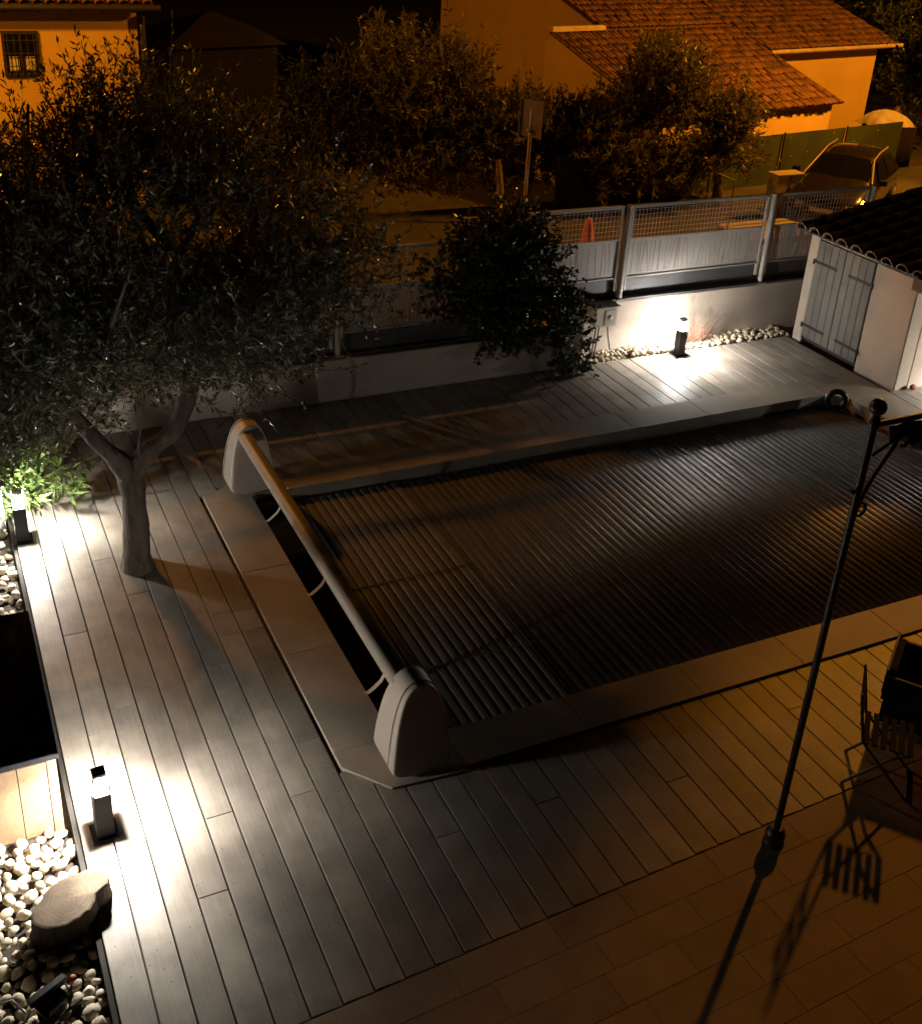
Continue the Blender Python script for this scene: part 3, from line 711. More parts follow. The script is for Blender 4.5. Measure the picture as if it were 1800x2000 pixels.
fl = empty('floodlight', (.02,4.12,-.03), .45, label='small black garden floodlight lying on the pebbles', cat='floodlight')
MB().cbox(-.10,.10,-.02,.02,.04,.075,.004).build('top_bar', mt['black'], fl)
b = MB(); b.add([(-.09,-.05,.02),(.07,-.05,.02),(.045,.03,.06),(-.06,.03,.06),(-.09,-.08,-.03),(.07,-.08,-.03),(.045,.0,.01),(-.06,.0,.01)], [(0,1,2,3),(7,6,5,4),(0,4,5,1),(1,5,6,2),(2,6,7,3),(3,7,4,0)]); b.build('housing', mt['anthracite'], fl)
MB().box(-.045,.055,-.079,-.074,-.02,.015).build('lens', mt['clear'], fl)
for sx in (-1,1): MB().tube([(sx*.085,0,.05),(sx*.08,-.09,.02),(sx*.03,-.12,-.01)], .005, 6).build('bracket', mt['galv'], fl)
MB().tube([(-.26,-.15,.0),(-.1,-.13,.0),(.10,-.125,.0)], .008, 8).build('ground_bar', mt['black'], fl)
MB().tube([(-.3,.12,.03),(-.22,.14,.04),(-.13,.10,.03),(-.12,.0,.01),(-.2,-.08,0),(-.3,-.1,0)], .006, 6).build('cable', mt['cable'], fl)
pc = MB(); pc.lathe([(.011,0),(.011,.03),(.016,.032),(.016,.05),(.006,.054)], 12); o = pc.build('garden_tap_fitting', mt['red'], label='tiny red plastic fitting standing beside the black floodlight', cat='fitting'); o.location = (.135,4.14,.0); o.rotation_euler = (.2,.2,0)
# slatted grille behind the far bollard
gr = empty('slatted_grille', (.17,8.50,0), 1.0, label='pale slatted grille standing by the far left bollard light', cat='grille')
for i in range(9): MB().box(-.16+.04*i-.007,-.16+.04*i+.007,-.008,.008,0,.36).build('slat', mt['fence'], gr)
MB().box(-.2,.2,-.012,.012,.361,.385).build('rail', mt['fence'], gr)

# ------------------------------------------------------------------ vegetation
def leaves_np(P0, D, L, Wd, curl=.15):
    """one pointed leaf per row: base P0, direction D (unit), length L, width W. Folded in two halves -> 2 quads."""
    k = len(P0); r = rng.normal(size=(k,3)); s_ = np.cross(D, r); s_ /= np.linalg.norm(s_,axis=1,keepdims=True)+1e-9
    nrm = np.cross(s_, D)
    L = L[:,None]; Wd = Wd[:,None]
    tip = P0 + D*L - nrm*L*curl; mid = P0 + D*L*.5 + nrm*L*curl*.3
    a = mid + s_*Wd*.5; b_ = mid - s_*Wd*.5
    return np.stack([P0, a, tip, b_], axis=1)
def twig_cloud(centers, radii, n_twigs, per, tl, ll, lw, up=.5, out=.6, shell=.45, noise_s=1.2, gap=.0, seed=1, zmin=None):
    """leafy shoots spread through ellipsoids; returns leaf polys and twig tubes"""
    R = np.random.default_rng(seed); polys = []; tw = []
    cs = np.array(centers, float); rs = np.array(radii, float); wts = np.prod(rs,axis=1)**.8; wts /= wts.sum()
    cnt = 0; tries = 0
    while cnt < n_twigs and tries < n_twigs*8:
        tries += 1; i = R.choice(len(cs), p=wts); u = R.normal(size=3); u /= np.linalg.norm(u)
        rad = R.uniform(shell,1)**.6; p = cs[i] + u*rs[i]*rad
        if zmin is not None and p[2] < zmin: continue
        if gap and noise.noise(Vector(p)*noise_s + Vector((seed,0,0))) < gap - .35*(1-rad): continue
        d = u*out + np.array([0,0,up]) + R.normal(size=3)*.45; d /= np.linalg.norm(d)
        l = tl*R.uniform(.5,1.3); bend = R.normal(size=3)*.25
        ts = np.sort(R.uniform(.05,1,per)); pts = p + np.outer(ts, d*l) + np.outer(ts**2, bend*l)
        dd = np.tile(d,(per,1)) + R.normal(size=(per,3))*.75; dd /= np.linalg.norm(dd,axis=1,keepdims=True)
        polys.append(leaves_np(pts, dd, ll*R.uniform(.6,1.25,per), lw*R.uniform(.7,1.2,per)))
        tw.append((p, p+d*l*.5+bend*l*.25, p+d*l+bend*l)); cnt += 1
    return np.concatenate(polys), tw
def twigs_mesh(tw, r):
    v = []; f = []
    for a, m, e in tw:
        b0 = len(v)
        for k, (q, s_) in enumerate(((a,1),(m,.7),(e,.3))):
            for j in range(3):
                t = 2*PI*j/3; v.append((q[0]+r*s_*math.cos(t), q[1]+r*s_*math.sin(t), q[2]))
        for k in range(2):
            for j in range(3): f.append((b0+k*3+j, b0+k*3+(j+1)%3, b0+k*3+3+(j+1)%3, b0+k*3+3+j))
    return v, f
def limb(b, pts, r0, r1, n=12, sub=6):
    """smooth tapered limb through points (Catmull-Rom)"""
    P_ = [Vector(p) for p in pts]; P_ = [P_[0]*2-P_[1]] + P_ + [P_[-1]*2-P_[-2]]
    out = []
    for i in range(1, len(P_)-2):
        for k in range(sub):
            t = k/sub; a, c_, d, e = P_[i-1], P_[i], P_[i+1], P_[i+2]
            out.append(.5*((2*c_)+(d-a)*t+(2*a-5*c_+4*d-e)*t*t+(3*c_-a-3*d+e)*t**3))
    out.append(P_[-2])
    m = len(out); rr = [ (r0+(r1-r0)*(i/(m-1))**.8)*(1+.22*noise.noise(out[i]*6)) for i in range(m)]
    b.tube(out, rr, n); return out

# olive tree
ol = empty('olive_tree', (1.16,7.7,0), label='large olive tree growing through the deck beside the pool', cat='tree')
def W(p): return (p[0]-1.16, p[1]-7.7, p[2])
b = MB()
limb(b, [W(p) for p in ((1.15,7.70,-.12),(1.15,7.70,.03),(1.155,7.69,.3),(1.16,7.68,.62),(1.17,7.68,.85),(1.30,7.68,1.02),(1.50,7.68,1.18),(1.65,7.7,1.55),(1.64,7.75,1.97),(1.60,7.8,2.45),(1.42,7.8,2.75),(1.2,7.75,3.1))], .125, .03, 14)
limb(b, [W(p) for p in ((1.16,7.68,.70),(1.08,7.66,.95),(.93,7.62,1.17),(.74,7.6,1.49),(.5,7.5,1.85),(.2,7.4,2.3))], .10, .025, 12)
for i_, p_ in enumerate(b.v):
    q_ = Vector(p_); d_ = .016*noise.noise(Vector((q_.x*14,q_.y*14,q_.z*4)))+.010*noise.noise(q_*30)
    ax = Vector((q_.x,q_.y,0)).normalized() if q_.z < .85 else Vector((0,-1,0)); b.v[i_] = tuple(q_+ax*(d_+.03*max(0,1-q_.z/.16)**2*(q_.z < .2)))
b.build('trunk', mt['bark'], ol)
br = MB()
for pts, r in ((((1.65,7.7,1.55),(1.9,7.5,1.9),(2.3,7.3,2.3),(2.75,7.1,2.6)),.04),(((1.64,7.75,1.97),(1.5,8.1,2.3),(1.4,8.5,2.8),(1.5,8.8,3.1)),.035),
               (((1.6,7.8,2.45),(1.9,7.9,2.9),(2.2,8.0,3.3),(2.4,8.1,3.5)),.03),(((.74,7.6,1.49),(.9,7.2,1.9),(1.0,6.9,2.4),(1.1,6.7,2.8)),.03),
               (((.5,7.5,1.85),(.6,7.9,2.4),(.7,8.2,3.0),(.75,8.2,3.5)),.03),(((.93,7.62,1.17),(.6,7.9,1.5),(.2,8.2,1.8),(-.2,8.4,2.0)),.03),
               (((1.22,7.66,1.0),(1.20,7.55,1.15),(1.21,7.5,1.3),(1.25,7.5,1.62),(1.12,7.45,1.85),(1.0,7.4,2.15)),.016),
               (((1.5,7.68,1.2),(1.7,8.0,1.35),(2.2,8.3,1.6),(2.5,8.5,1.9)),.02)):
    limb(br, [W(p) for p in pts], r, r*.3, 8)
br.build('branches', mt['bark'], ol)
cs = [(1.15,7.7,2.75),(2.15,7.6,2.65),(2.6,7.7,2.25),(.35,7.6,2.5),(1.5,8.1,3.15),(.8,7.9,3.05),(1.1,7.3,2.1),(-.3,7.6,2.7),(2.2,8.1,2.05),(.25,7.7,1.95),(1.75,7.3,2.15),(1.85,7.9,2.95)]
rs = [(1.0,.95,.75),(.75,.8,.62),(.65,.7,.50),(.85,.9,.7),(.6,.7,.55),(.55,.6,.42),(.8,.7,.45),(.8,.9,.7),(.75,.6,.42),(.75,.7,.45),(.6,.6,.42),(.62,.6,.45)]
cs += [(.3,7.5,1.5),(2.0,7.8,1.6),(2.3,7.9,1.5),(-.1,7.7,1.2),(.35,7.9,1.1),(1.0,8.1,1.3)]
rs += [(.5,.4,.3),(.4,.35,.2),(.4,.4,.2),(.4,.4,.3),(.35,.4,.3),(.3,.3,.25)]
cs += [(.1,7.5,1.75),(.6,7.9,1.75),(1.5,8.2,1.75),(2.1,8.3,1.7),(-.4,7.6,2.1),(2.6,8.3,1.95)]
rs += [(.7,.6,.4),(.6,.6,.4),(.6,.4,.35),(.6,.3,.28),(.6,.7,.5),(.4,.3,.25)]
P1, T1 = twig_cloud(cs, rs, 7000, 17, .30, .064, .0165, up=.55, out=.5, shell=.15, noise_s=1.7, gap=-.12, seed=3)
# tall sprigs against the house wall
sc_ = [(.95,8.1,3.35),(1.25,8.1,3.35),(1.12,8.1,3.5),(.45,8.0,3.0),(1.6,8.2,3.45),(.7,8.0,3.2)]
P1b, T1b = twig_cloud(sc_, [(.10,.2,.28)]*6, 80, 22, .34, .055, .014, up=1.6, out=.1, shell=.05, seed=5)
P1 = np.concatenate([P1,P1b]) - np.array([1.16,7.7,0]); T1 = [(a-np.array([1.16,7.7,0]),m-np.array([1.16,7.7,0]),e-np.array([1.16,7.7,0])) for a,m,e in T1+T1b]
link('crown', quads_np('crown', P1, mt['olive']), ol, kind='stuff')
v, f = twigs_mesh(T1, .0035); link('twigs', mesh('twigs', v, f, mt['twig']), ol, kind='stuff')

def plant(name, base, cs, rs, n, per, tl, ll, lw, mat, label, cat, trunk=(), seed=1, up=.6, out=.5, shell=.2, gap=-.1, noise_s=1.5, group=None, twr=.004, trmat='bark2'):
    o = empty(name, base, label=label, cat=cat, group=group); B = np.array(base, float)
    P_, T_ = twig_cloud(cs, rs, n, per, tl, ll, lw, up=up, out=out, shell=shell, gap=gap, noise_s=noise_s, seed=seed, zmin=.04)
    link('foliage', quads_np('foliage', P_-B, mt[mat]), o, kind='stuff')
    v, f = twigs_mesh([(a-B,m-B,e-B) for a,m,e in T_], twr); link('twigs', mesh('twigs', v, f, mt['twig']), o, kind='stuff')
    if trunk and isinstance(trunk[1], float): trunk = (trunk,)
    for pts, r in trunk:
        b = MB(); limb(b, [(p[0]-B[0],p[1]-B[1],p[2]-B[2]) for p in pts], r, r*.55, 10); b.build('trunk', mt[trmat], o)
    return o
plant('creeper_bush', (5.6,10.2,.3), [(5.55,10.15,1.15),(5.35,10.2,1.45),(5.9,10.1,1.1),(6.15,10.05,.75),(5.1,10.15,1.0),(6.38,9.95,.35),(6.42,9.93,.12),(5.55,10.1,.62),(5.75,10.2,1.6),(4.85,10.2,1.35)],
      [(.6,.35,.55),(.45,.3,.35),(.45,.33,.5),(.38,.28,.35),(.42,.3,.32),(.20,.14,.35),(.20,.12,.15),(.5,.25,.28),(.3,.25,.3),(.3,.25,.2)],
      1700, 15, .21, .058, .032, 'ivy', 'dark creeper bush spilling over the wall beside the meter box', 'bush', seed=9, up=.2, out=.6, shell=.25, gap=-.2)
plant('leafy_bush', (.15,9.1,-.05), [(.1,9.1,.45),(.4,8.95,.35),(-.2,9.2,.6),(.72,8.95,.20),(.42,8.78,.22)], [(.35,.4,.38),(.3,.35,.3),(.35,.4,.45),(.28,.25,.2),(.22,.2,.18)],
      200, 13, .24, .13, .026, 'green', 'bright green leafy bush lit by the far left bollard light', 'bush', seed=12, up=.4, out=.7)
# dry, leafless bush standing behind
db = empty('bare_bush', (.55,9.5,-.05), label='bare twiggy stems rising behind the green bush left of the tree trunk', cat='bush')
b = MB(); R = random.Random(4)
for i in range(16):
    a = R.uniform(0,2*PI); l = R.uniform(.7,1.3); x0, y0 = R.uniform(-.3,.35), R.uniform(-.2,.2); pts = [(x0,y0,0)]
    for k in range(1,5): pts.append((x0+math.cos(a)*.09*k+R.uniform(-.05,.05), y0+math.sin(a)*.06*k+R.uniform(-.05,.05), l*k/4))
    b.tube(pts, [.011,.009,.007,.005,.002], 6)
b.build('stems', mt['bark2'], db, kind='stuff')
# dry reddish bush on the wall
rb = empty('dry_bush', (8.35,10.22,0), label='dry reddish twiggy bush between the wall and the pebbles', cat='bush')
b = MB(); R = random.Random(8)
for i in range(120):
    a = R.uniform(0,2*PI); e = R.uniform(.2,1.4); l = R.uniform(.2,.5); p = Vector((R.uniform(-.1,.1),R.uniform(-.03,.03),.0)); d = Vector((math.cos(a)*math.cos(e)*1.3, math.sin(a)*math.cos(e)*.35, math.sin(e)))
    q = p+d*l*.5; b.tube([p, q, q+(d+Vector((R.uniform(-.4,.4),R.uniform(-.2,.2),R.uniform(-.3,.3))))*l*.5], [.003,.0022,.001], 4, cap=False)
b.build('stems', mt['drystem'], rb, kind='stuff')
for i, (x, y) in enumerate(((7.33,10.12),(7.58,10.14))):
    s_ = empty('succulent', (x,y,-.02), label=('small succulent with upright leaves at the edge of the deck','low succulent among pebbles just left of the wall bollard light')[i], cat='plant')
    b = MB()
    for k in range(9):
        a = k*2.4; h = (.17 if i == 0 else .09)*R.uniform(.6,1); b.tube([(0,0,0),(math.cos(a)*.025,math.sin(a)*.025,h*.5),(math.cos(a)*.05,math.sin(a)*.05,h)], [.009,.008,.001], 6)
    b.build('leaves', mt['drystem'], s_)

# street shrubs
SG = 'shrubs across the street'
plant('oleander_shrub', (8.0,16.5,.03), [(7.3,16.6,1.35),(8.2,16.5,1.1),(7.0,16.8,2.0),(8.0,16.8,1.9),(8.6,16.4,.75),(7.2,16.4,.75)], [(.9,.6,.8),(.8,.6,.7),(.7,.6,.7),(.6,.5,.6),(.6,.5,.5),(.8,.5,.5)],
      1400, 16, .45, .13, .030, 'shrub', 'tall olive-green shrub across the street left of the sign pole', 'shrub', group=SG, seed=21, up=.9, out=.5, twr=.008, noise_s=1.1, gap=-.08,
      trunk=(((8.33,15.5,.03),(8.33,15.5,.5),(8.3,15.6,1.0)),.075))
plant('oleander_shrub', (9.5,16.2,.03), [(9.3,16.2,.95),(9.0,16.3,1.35),(9.9,16.2,.9),(10.2,16.3,1.2)], [(.6,.5,.6),(.5,.5,.5),(.6,.5,.5),(.55,.5,.5)],
      750, 16, .40, .12, .030, 'shrub', 'low shrub directly behind the sign pole across the street', 'shrub', group=SG, seed=22, up=.8, out=.5, twr=.008)
plant('oleander_tree', (12.6,15.7,.03), [(11.6,15.8,1.55),(12.4,15.7,1.35),(11.0,15.9,1.25),(12.9,15.6,1.0),(11.5,15.9,2.1),(12.2,15.7,.9),(12.9,15.6,1.35),(11.2,15.8,.85),(10.5,15.7,.6),(11.4,15.4,.6),(10.3,15.9,1.1)], [(.9,.6,.7),(.8,.6,.6),(.7,.6,.6),(.55,.5,.45),(.6,.5,.6),(.8,.5,.4),(.5,.5,.45),(.8,.5,.4),(.6,.35,.4),(.8,.3,.35),(.6,.4,.5)],
      2100, 15, .42, .12, .031, 'shrub', 'dense shrub tree with pale trunk in front of the tiled house', 'tree', group=SG, seed=23, up=.9, out=.5, twr=.008, noise_s=1.1, gap=-.06,
      trunk=(((12.72,15.6,.0),(12.7,15.6,.4),(12.5,15.7,.9)),.105))
plant('oleander_shrub', (5.8,16.9,.03), [(5.7,17.0,1.0),(4.6,17.1,.9),(6.3,16.9,1.2),(3.4,17.1,.8),(5.9,17.2,1.7)], [(.8,.5,.8),(.8,.5,.7),(.7,.5,.8),(.8,.5,.6),(.7,.5,.6)],
      900, 14, .42, .12, .030, 'darkleaf', 'dark shrub row end across the street behind the olive tree', 'shrub', group=SG, seed=24, up=.8, out=.5, twr=.008)
plant('dark_tree', (20.6,20.5,-.6), [(22.2,20.8,1.6),(22.6,21.2,2.6),(21.6,23.5,2.4),(22.6,19.9,1.2),(23.4,22,3.2)], [(.9,1,1.3),(1.2,1,1.3),(.9,1,1.2),(1,.9,1.1),(1.2,1,1.3)],
      850, 14, .5, .16, .05, 'darkleaf', 'dark leafy tree to the right of the tiled house', 'tree', seed=25, twr=.01, trunk=(((22.4,21,-.6),(22.4,21,.4),(22.5,21.1,1.4)),.14), up=.4)
#street tree whose crown shades the pool
_c = []; _r = []; R = random.Random(77)
for yc in (10.72,11.1,11.5):
    for zc in (3.0,3.5,4.0,4.5,5.0):
        _c.append((R.uniform(12.75,13.35), yc+R.uniform(-.05,.05)+(.22 if zc > 4.7 else .14 if zc > 4.2 else .06 if zc > 3.8 else 0), zc)); _r.append((.45,.34,.36))
for p in ((13.0,9.75,2.7),(13.1,10.25,2.75),(13.0,9.35,2.5),(13.2,9.9,3.0),(13.0,11.72,4.6),(13.0,11.75,5.0),(12.9,11.6,4.3)): _c.append(p); _r.append((.4,.30,.28))
plant('street_tree', (13.45,11.7,-.3), _c, _r, 5400, 15, .26, .11, .046, 'darkleaf', 'dark street tree at the right edge between shed and street', 'tree', seed=26, twr=.006, gap=-.5, shell=.02, out=.2, up=.3,
      trunk=(((13.45,11.7,-.3),(13.4,11.6,1.2),(13.2,11.3,2.6),(13.0,11.0,3.6)),.13), trmat='bark')

# ------------------------------------------------------------------ tiled house on the right
HA = math.radians(10.1)
hs_ = empty('tiled_house', (12.08,16.8,-.62), HA, label='ochre house with clay tiled roofs stepping back beyond the green fence', cat='house')
Zb = -.62
def zb(z): return z - Zb
EZ = 1.32; SLP = .33
def gable(bb, x0, x1, y0, y1, z0, zf, slope, yr):
    """box whose top rises from y0 (height zf) to ridge yr then falls"""
    zr = zf + slope*(yr-y0); ze = zr - slope*(y1-yr)
    v = []
    for x in (x0,x1): v += [(x,y0,z0),(x,y1,z0),(x,y1,ze),(x,yr,zr),(x,y0,zf)]
    bb.add(v, [(4,3,2,1,0),(5,6,7,8,9),(0,1,6,5),(1,2,7,6),(2,3,8,7),(3,4,9,8),(4,0,5,9)])
b = MB(); gable(b, .14, 5.0, 0, 3.4, 0, zb(EZ-.09), SLP, 3.05); b.build('annex_wall', mt['housewall'], hs_)
b = MB(); gable(b, 5.02, 9.33, 2.2, 8.5, 0, zb(1.88), .33, 5.3); b.build('main_wall', mt['housewall'], hs_)
b = MB(); gable(b, 1.48, 5.01, 3.42, 9.0, 0, zb(EZ+SLP*3.42-.10), SLP, 7.2); b.build('rear_wall', mt['housewall'], hs_)
a1 = math.atan(SLP)
htile = tile_mesh(.056,.30,mt['tile'],th=.010,n=5)
def roof_deck(name, x0, x1, y0, y1, z, slope):
    a = math.atan(slope); L = (y1-y0)/math.cos(a); Mx = Matrix.Translation((0,y0,zb(z))) @ Matrix.Rotation(a,4,'X')
    MB().box(x0,x1,0,L,-.045,0,Mx).build(name, mt['tile'], hs_)
TP, TL = .117, .255
def tiles(x0, x1, y0, z, slope, rows, single=0, row0=0):
    """canal tiles row by row; the first `single` rows are separate objects, the others one joined part"""
    a = math.atan(slope); b = MB(); base = [v.co.copy() for v in htile.vertices]; fs = [tuple(p.vertices) for p in htile.polygons]
    n = int((x1-x0)/TP)
    for r_ in range(row0, rows):
        for c in range(n):
            p = (x0+TP*(c+.5)+random.uniform(-.004,.004), y0+(r_*TL+random.uniform(-.05,.05))*math.cos(a), zb(z)+r_*TL*math.sin(a)+.008+random.uniform(0,.008))
            rz = PI/2+random.uniform(-.05,.05)
            if r_ < single: link('roof_tile', htile, hs_, loc=p, rot=(0,-a+.01,rz))
            else:
                M_ = Matrix.Translation(p) @ Matrix.Rotation(rz,4,'Z') @ Matrix.Rotation(-a+.01,4,'Y'); b.add([M_ @ q for q in base], fs, True)
    if b.v: b.build('roof_tiles', mt['tilemix'], hs_, kind='stuff')
roof_deck('annex_roof', -.02, 5.2, -.12, 3.12, EZ-.07+.03, SLP); tiles(0, 5.2, -.15, EZ-.075, SLP, 13, single=6)
roof_deck('rear_roof', 1.36, 5.2, 3.13, 7.2, EZ-.07+SLP*3.35, SLP); tiles(1.36, 5.2, 3.13-.02, EZ-.07+SLP*3.35, SLP, 17)
roof_deck('main_roof', 5.22, 9.85, 2.02, 5.3, 1.96, .33); tiles(5.22, 9.85, 1.99, 1.96, .33, 14)
MB().cbox(-.02,1.36,3.02,3.16,zb(EZ+SLP*3.3-.06),zb(EZ+SLP*3.3+.03),.02).build('ridge_cap', mt['trim'], hs_)
MB().tube([(5.24,1.97,zb(1.93)),(9.93,1.97,zb(1.93))], .048, 10).build('gutter', mt['trim'], hs_)
b = MB(); b.box(3.05,3.30,4.5,4.75,zb(2.3),zb(3.4)); b.box(3.01,3.34,4.46,4.79,zb(3.4),zb(3.46)); b.build('chimney', mt['trim'], hs_)

# ------------------------------------------------------------------ left house
lh = empty('left_house', (3.67,20,-.62), label='ochre house corner with barred window behind the olive tree', cat='house')
b = MB(); b.box(-7,0,.0,7,0,zb(2.70)); b.build('wall', mt['housewall'], lh)
b = MB(); Mx = Matrix.Translation((0,-.20,zb(2.75))) @ Matrix.Rotation(.28,4,'X'); b.box(-7.2,.25,0,4.2,0,.05,Mx); b.build('roof', mt['tile'], lh)
ltl = tile_mesh(.085,.42,mt['tile'],n=5)
for c in range(36):
    for r_ in range(2):
        link('roof_tile', ltl, lh, loc=(.16-.19*c, -.24+.385*r_, zb(2.80)+.11*r_), rot=(0,-.28,PI/2+random.uniform(-.04,.04)))
for c in range(12): MB().box(-.05-.5*c-.04,-.05-.5*c+.04,-.17,-.001,zb(2.66),zb(2.74)).build('rafter', mt['bark2'], lh)
b = MB(); b.tube([(.08,-.05,zb(2.6)),(.08,-.05,zb(0))], .045, 10); b.build('downpipe', mt['ironstrap'], lh)
b = MB(); b.tube([(-7,-.24,zb(2.74)),(.35,-.24,zb(2.74))], .055, 10); b.build('gutter', mt['ironstrap'], lh)
wn = empty('window', (-1.86,-.004,zb(2.02)), parent=lh)
MB().box(-.26,.26,-.002,.001,-.34,.32).build('pane', mt['glass'], wn)
b = MB(); b.box(-.28,-.235,-.04,-.003,-.36,.34); b.box(.235,.28,-.04,-.003,-.36,.34); b.box(-.2349,.2349,-.04,-.003,.29,.34); b.box(-.2349,.2349,-.04,-.003,-.36,-.31); b.box(-.02,.02,-.035,-.003,-.3099,.2899); b.build('frame', mt['ironstrap'], wn)
b = MB(); b.box(-.20,-.04,-.012,-.004,-.29,-.06); b.box(.03,.21,-.012,-.004,-.29,-.06); b.build('curtain', mt['curtain'], wn)
b = MB()
for k in range(5): b.tube([(-.20+.1*k,-.07,-.35),(-.20+.1*k,-.07,.33)], .008, 6)
for z in (-.2,0,.2): b.tube([(-.27,-.07,z),(.27,-.07,z)], .008, 6)
b.build('window_bars', mt['ironstrap'], wn)

# low dark outbuilding between the houses
ob = empty('outbuilding', (6.6,26,-.62), label='low dark outbuilding roof behind the olive tree top', cat='building')
b = MB(); b.box(-1.1,1.3,0,3,0,zb(1.2)); b.build('wall', mt['unlitwall'], ob)
b = MB(); b.add([(-1.3,-.2,zb(1.15)),(1.5,-.2,zb(1.25)),(1.5,3.2,zb(1.25)),(-1.3,3.2,zb(1.15)),(-.1,1.1,zb(1.75)),(.2,1.7,zb(1.75))], [(0,1,4),(3,5,2),(0,4,5,3),(1,2,5,4),(0,3,2,1)]); b.build('roof', mt['darktile'], ob)

# ------------------------------------------------------------------ green privacy fence across the street
gf = empty('privacy_fence', (13,16.2,0), math.atan2(1.05,7.2), label='green netting privacy fence across the street dotted with light holes', cat='fence')
R = random.Random(2)
for k in range(5):
    x0 = -3.6 + k*1.8
    v = []; f = []
    nx = 10
    for i in range(nx+1):
        for z in (0.02,.5,.97): v.append((x0+1.8*i/nx, .02*math.sin(i*1.1+k)*(1 if z < .9 else .3), z))
    for i in range(nx):
        for j in range(2): f.append((i*3+j,(i+1)*3+j,(i+1)*3+j+1,i*3+j+1))
    link('net_panel', mesh('net_panel', v, f, mt['mesh']), gf)
    MB().tube([(x0,-.03,0),(x0,-.03,1.0)], .018, 8).build('post', mt['ironstrap'], gf)
b = MB()
for k in range(17): b.sphere((R.uniform(-1,4.8), -.045, R.uniform(.1,.9)), .011, 6)
b.build('light_dot', mt['white'], gf, kind='stuff')  # white beads standing in for light through the holes of the net

# road sign seen from behind
sg = empty('road_sign', (6.52,11.5,.03), label='road sign seen from its back on a thin pole beyond the fence', cat='sign')
MB().tube([(0,0,0),(0,0,2.62)], .02, 10).build('pole', mt['trim'], sg)
Rz = Matrix.Rotation(-1.12,4,'Z')
b = MB(); b.box(-.15,.15,-.012,-.002,2.30,2.72,Rz); b.box(-.155,-.145,-.03,.0,2.29,2.73,Rz); b.box(.145,.155,-.03,.0,2.29,2.73,Rz); b.build('plate', mt['sign'], sg)
MB().box(-.04,.04,-.03,.03,2.36,2.40).build('clamp', mt['galv'], sg)
# traffic cone
cn = empty('traffic_cone', (9.05,13.95,.03), label='bright orange traffic cone on the street behind fence mesh', cat='traffic cone')
MB().cbox(-.16,.16,-.16,.16,0,.03,.01).build('base', mt['orange'], cn)
MB().lathe([(.125,.03),(.115,.12),(.095,.30),(.06,.46),(.03,.50)], 20).build('body', mt['orange'], cn)
cn.scale = (.85,.85,.9)
# bent hoop barrier
hb = empty('hoop_barrier', (10.9,13.0,.03), label='bent thin metal hoop rail standing behind the right fence panel', cat='barrier')
MB().tube([(-.45,0,0),(-.45,0,1.3),(-.30,0,1.26),(-.02,0,1.15),(0,0,1.09),(0,0,0)], .013, 8).build('rail', mt['sign'], hb)
# street cabinet
sc2 = empty('street_cabinet', (13.28,14.55,.03), label='tan utility cabinet at the kerb in front of the dark car', cat='cabinet')
MB().cbox(-.27,.27,-.12,.12,0,.74,.01).build('case', mt['pavement'], sc2); MB().box(-.29,.29,-.14,.14,.741,.76).build('lid', mt['pavement'], sc2)
MB().box(-.01,.01,-.128,-.121,.02,.72).build('door_seam', mt['ironstrap'], sc2)
tp = MB(); v = []; f = []; n = 14
for i in range(n):
    for j in range(n):
        u, w_ = i/(n-1)*2-1, j/(n-1)*2-1; h = max(0,1-u*u)*max(0,1-w_*w_)
        v.append((u*.5, w_*.4, .30*h**.6+.05*noise.noise(Vector((u*3,w_*3,1)))))
for i in range(n-1):
    for j in range(n-1): f.append((i*n+j,(i+1)*n+j,(i+1)*n+j+1,i*n+j+1))
v += [(-.5,-.4,-.9),(.5,-.4,-.9),(.5,.4,-.9),(-.5,.4,-.9)]
f += [(n*n,n*n+1,n*n+2,n*n+3)] + [tuple([n*n]+[i*n for i in range(n)]+[n*n+1])] + [tuple([n*n+1]+[(n-1)*n+j for j in range(n)]+[n*n+2])]
link('covered_heap', mesh('covered_heap', v, f, mt['tarp'], True), None, loc=(18.5,17.6,.78), label='pale tarp covered heap beyond the green fence beside the house', cat='heap')

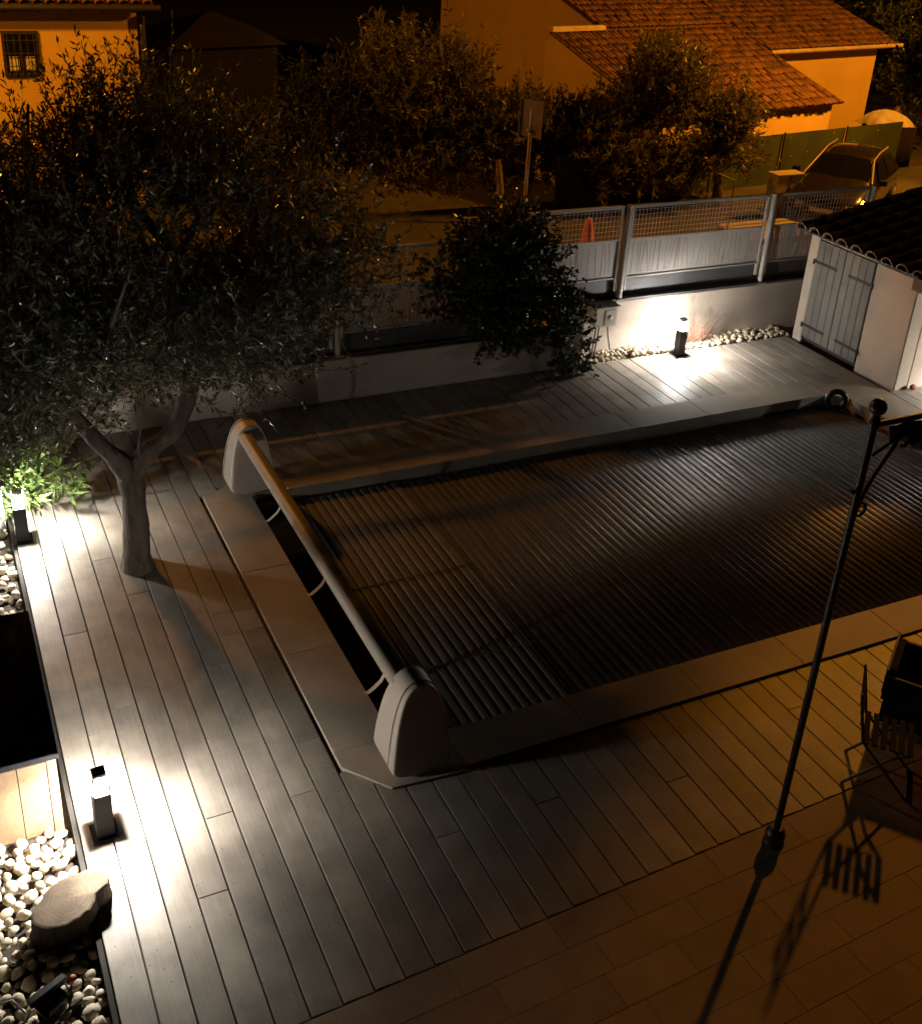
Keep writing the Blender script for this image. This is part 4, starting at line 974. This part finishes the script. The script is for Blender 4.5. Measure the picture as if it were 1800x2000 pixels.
# ------------------------------------------------------------------ parked car
def make_car(loc, rz):
    car = empty('parked_car', loc, rz, label='dark parked car with its headlight glinting behind the fence', cat='car')
    # local: x forward (front at +x=0), y left
    secs = [ # x, half width, sill z, belt z, top z (hood/roof), top half width
        (0.0,.66,.30,.58,.62,.56),(-.12,.78,.24,.66,.72,.66),(-.35,.86,.22,.72,.82,.72),(-.8,.89,.22,.78,.92,.74),(-1.1,.90,.22,.82,.98,.74),
        (-1.75,.90,.22,.88,1.36,.60),(-2.1,.90,.22,.90,1.45,.60),(-3.0,.90,.22,.90,1.46,.60),(-3.7,.89,.24,.90,1.34,.58),(-4.05,.86,.28,.88,1.0,.66),(-4.2,.76,.34,.72,.80,.62)]
    v = []; f = []
    for x, hw, zs, zbl, zt, tw in secs:
        half = [(hw*.92,zs),(hw,zs+.16),(hw,zbl-.10),(hw*.97,zbl),(tw+(hw-tw)*.12,zt-.06 if zt-zbl>.2 else zt-.02),(tw*.8,zt),(0,zt+.02)]
        ring_ = [(x,y,z) for y,z in half] + [(x,-y,z) for y,z in half[-2::-1]]
        v += ring_
    n = 13
    for i in range(len(secs)-1):
        for j in range(n-1): f.append((i*n+j,(i+1)*n+j,(i+1)*n+j+1,i*n+j+1))
        f.append((i*n+n-1,(i+1)*n+n-1,(i+1)*n,i*n))
    f.append(tuple(range(n))); f.append(tuple(range(len(secs)*n-1,(len(secs)-1)*n-1,-1)))
    o = link('body', mesh('body', v, f, mt['carpaint'], True), car); md = o.modifiers.new('s','SUBSURF'); md.levels = 1; md.render_levels = 2
    # windscreen and side windows, proud of the body
    b = MB(); b.add([(-1.12,.70,1.0),(-1.12,-.70,1.0),(-1.72,-.54,1.385),(-1.72,.54,1.385),(-1.09,0,1.03),(-1.70,0,1.42)], [(0,4,5,3),(4,1,2,5)]); o = b.build('windscreen', mt['glass'], car); md = o.modifiers.new('t','SOLIDIFY'); md.thickness = .012; md.offset = 1
    for s_ in (-1,1):
        b = MB(); b.add([(-1.45,s_*.86,.93),(-2.35,s_*.885,.95),(-2.35,s_*.66,1.36),(-1.85,s_*.66,1.33)], [(0,1,2,3)]); b.add([(-2.42,s_*.885,.95),(-3.4,s_*.87,.95),(-3.2,s_*.66,1.34),(-2.42,s_*.66,1.37)], [(0,1,2,3)])
        o = b.build('side_window', mt['glass'], car); md = o.modifiers.new('t','SOLIDIFY'); md.thickness = .02; md.offset = 0
        b = MB(); b.tube([(-1.05,s_*.78,.98),(-1.75,s_*.60,1.38),(-2.3,s_*.60,1.46),(-3.2,s_*.6,1.46)], .022, 8); b.build('roof_rail', mt['sign'], car)
        h = MB(); h.add([(-.02,s_*.60,.60),(-.06,s_*.36,.62),(-.04,s_*.34,.52),(.0,s_*.60,.46),(-.16,s_*.80,.62),(-.42,s_*.875,.74),(-.30,s_*.86,.62),(-.14,s_*.80,.48),(-.22,s_*.62,.72)],
                         [(0,1,2,3),(0,3,7,4),(4,7,6,5),(0,4,8),(4,5,8),(1,0,8)]); o = h.build('headlight', mt['chrome'], car); md = o.modifiers.new('t','SOLIDIFY'); md.thickness = .03; md.offset = 0
        MB().box(-1.32,-1.18,s_*1.0-.08,s_*1.0+.08,.95,1.07).build('mirror', mt['black'], car)
        for wx in (-.82,-3.35):
            Mw = Matrix.Translation((wx,s_*.84,.31)) @ Matrix.Rotation(PI/2,4,'X')
            wh = MB(); wh.lathe([(.2,-.10),(.30,-.09),(.315,-.05),(.315,.05),(.30,.09),(.2,.10)], 24, Mw); w_ = wh.build('wheel', mt['rubber'], car)
            rm = MB(); rm.lathe([(.05,-.108),(.20,-.104),(.20,.104),(.05,.108)], 20, Mw); rm.build('rim', mt['galv'], w_)
    b = MB()
    for k in range(5): b.box(.012,.028,-.42,.42,.28+.045*k,.30+.045*k)
    b.build('grille', mt['black'], car)
    MB().box(.03,.04,-.26,.26,.40,.50).build('number_plate', mt['tarp'], car)
    return car
car = make_car((13.42,13.74,.03), math.atan2(-.56,-.83)); car.scale = (.74,.74,.72)

# ------------------------------------------------------------------ street lamps (above the frame)
def street_lamp(x, y, h, power, label, zg=.03):
    t = empty('street_lamp', (x,y,zg), label=label, cat='street lamp', group='sodium street lamps')
    MB().tube([(0,.6,0),(0,.6,h-.1),(0,.45,h+.12),(0,.1,h+.18)], [.07,.05,.04,.035], 12).build('pole', mt['galv'], t)
    MB().box(-.12,.12,-.25,.25,h+.15,h+.22).build('head', mt['anthracite'], t)
    MB().box(-.09,.09,-.2,.2,h+.135,h+.149).build('glass', mt['lampglass'], t)
    ld = bpy.data.lights.new('street_lamp_bulb', 'POINT'); ld.energy = power; ld.color = SODIUM; ld.shadow_soft_size = .22
    lo = bpy.data.objects.new('bulb', ld); C.objects.link(lo); lo.parent = t; lo.location = (0,0,h+.02)
street_lamp(18.3, 13.7, 7.0, STREET_POWER, 'tall sodium street lamp on the right by the tiled house')
street_lamp(-.6, 17.0, 6.0, 1500, 'tall sodium street lamp on the left by the barred window house')
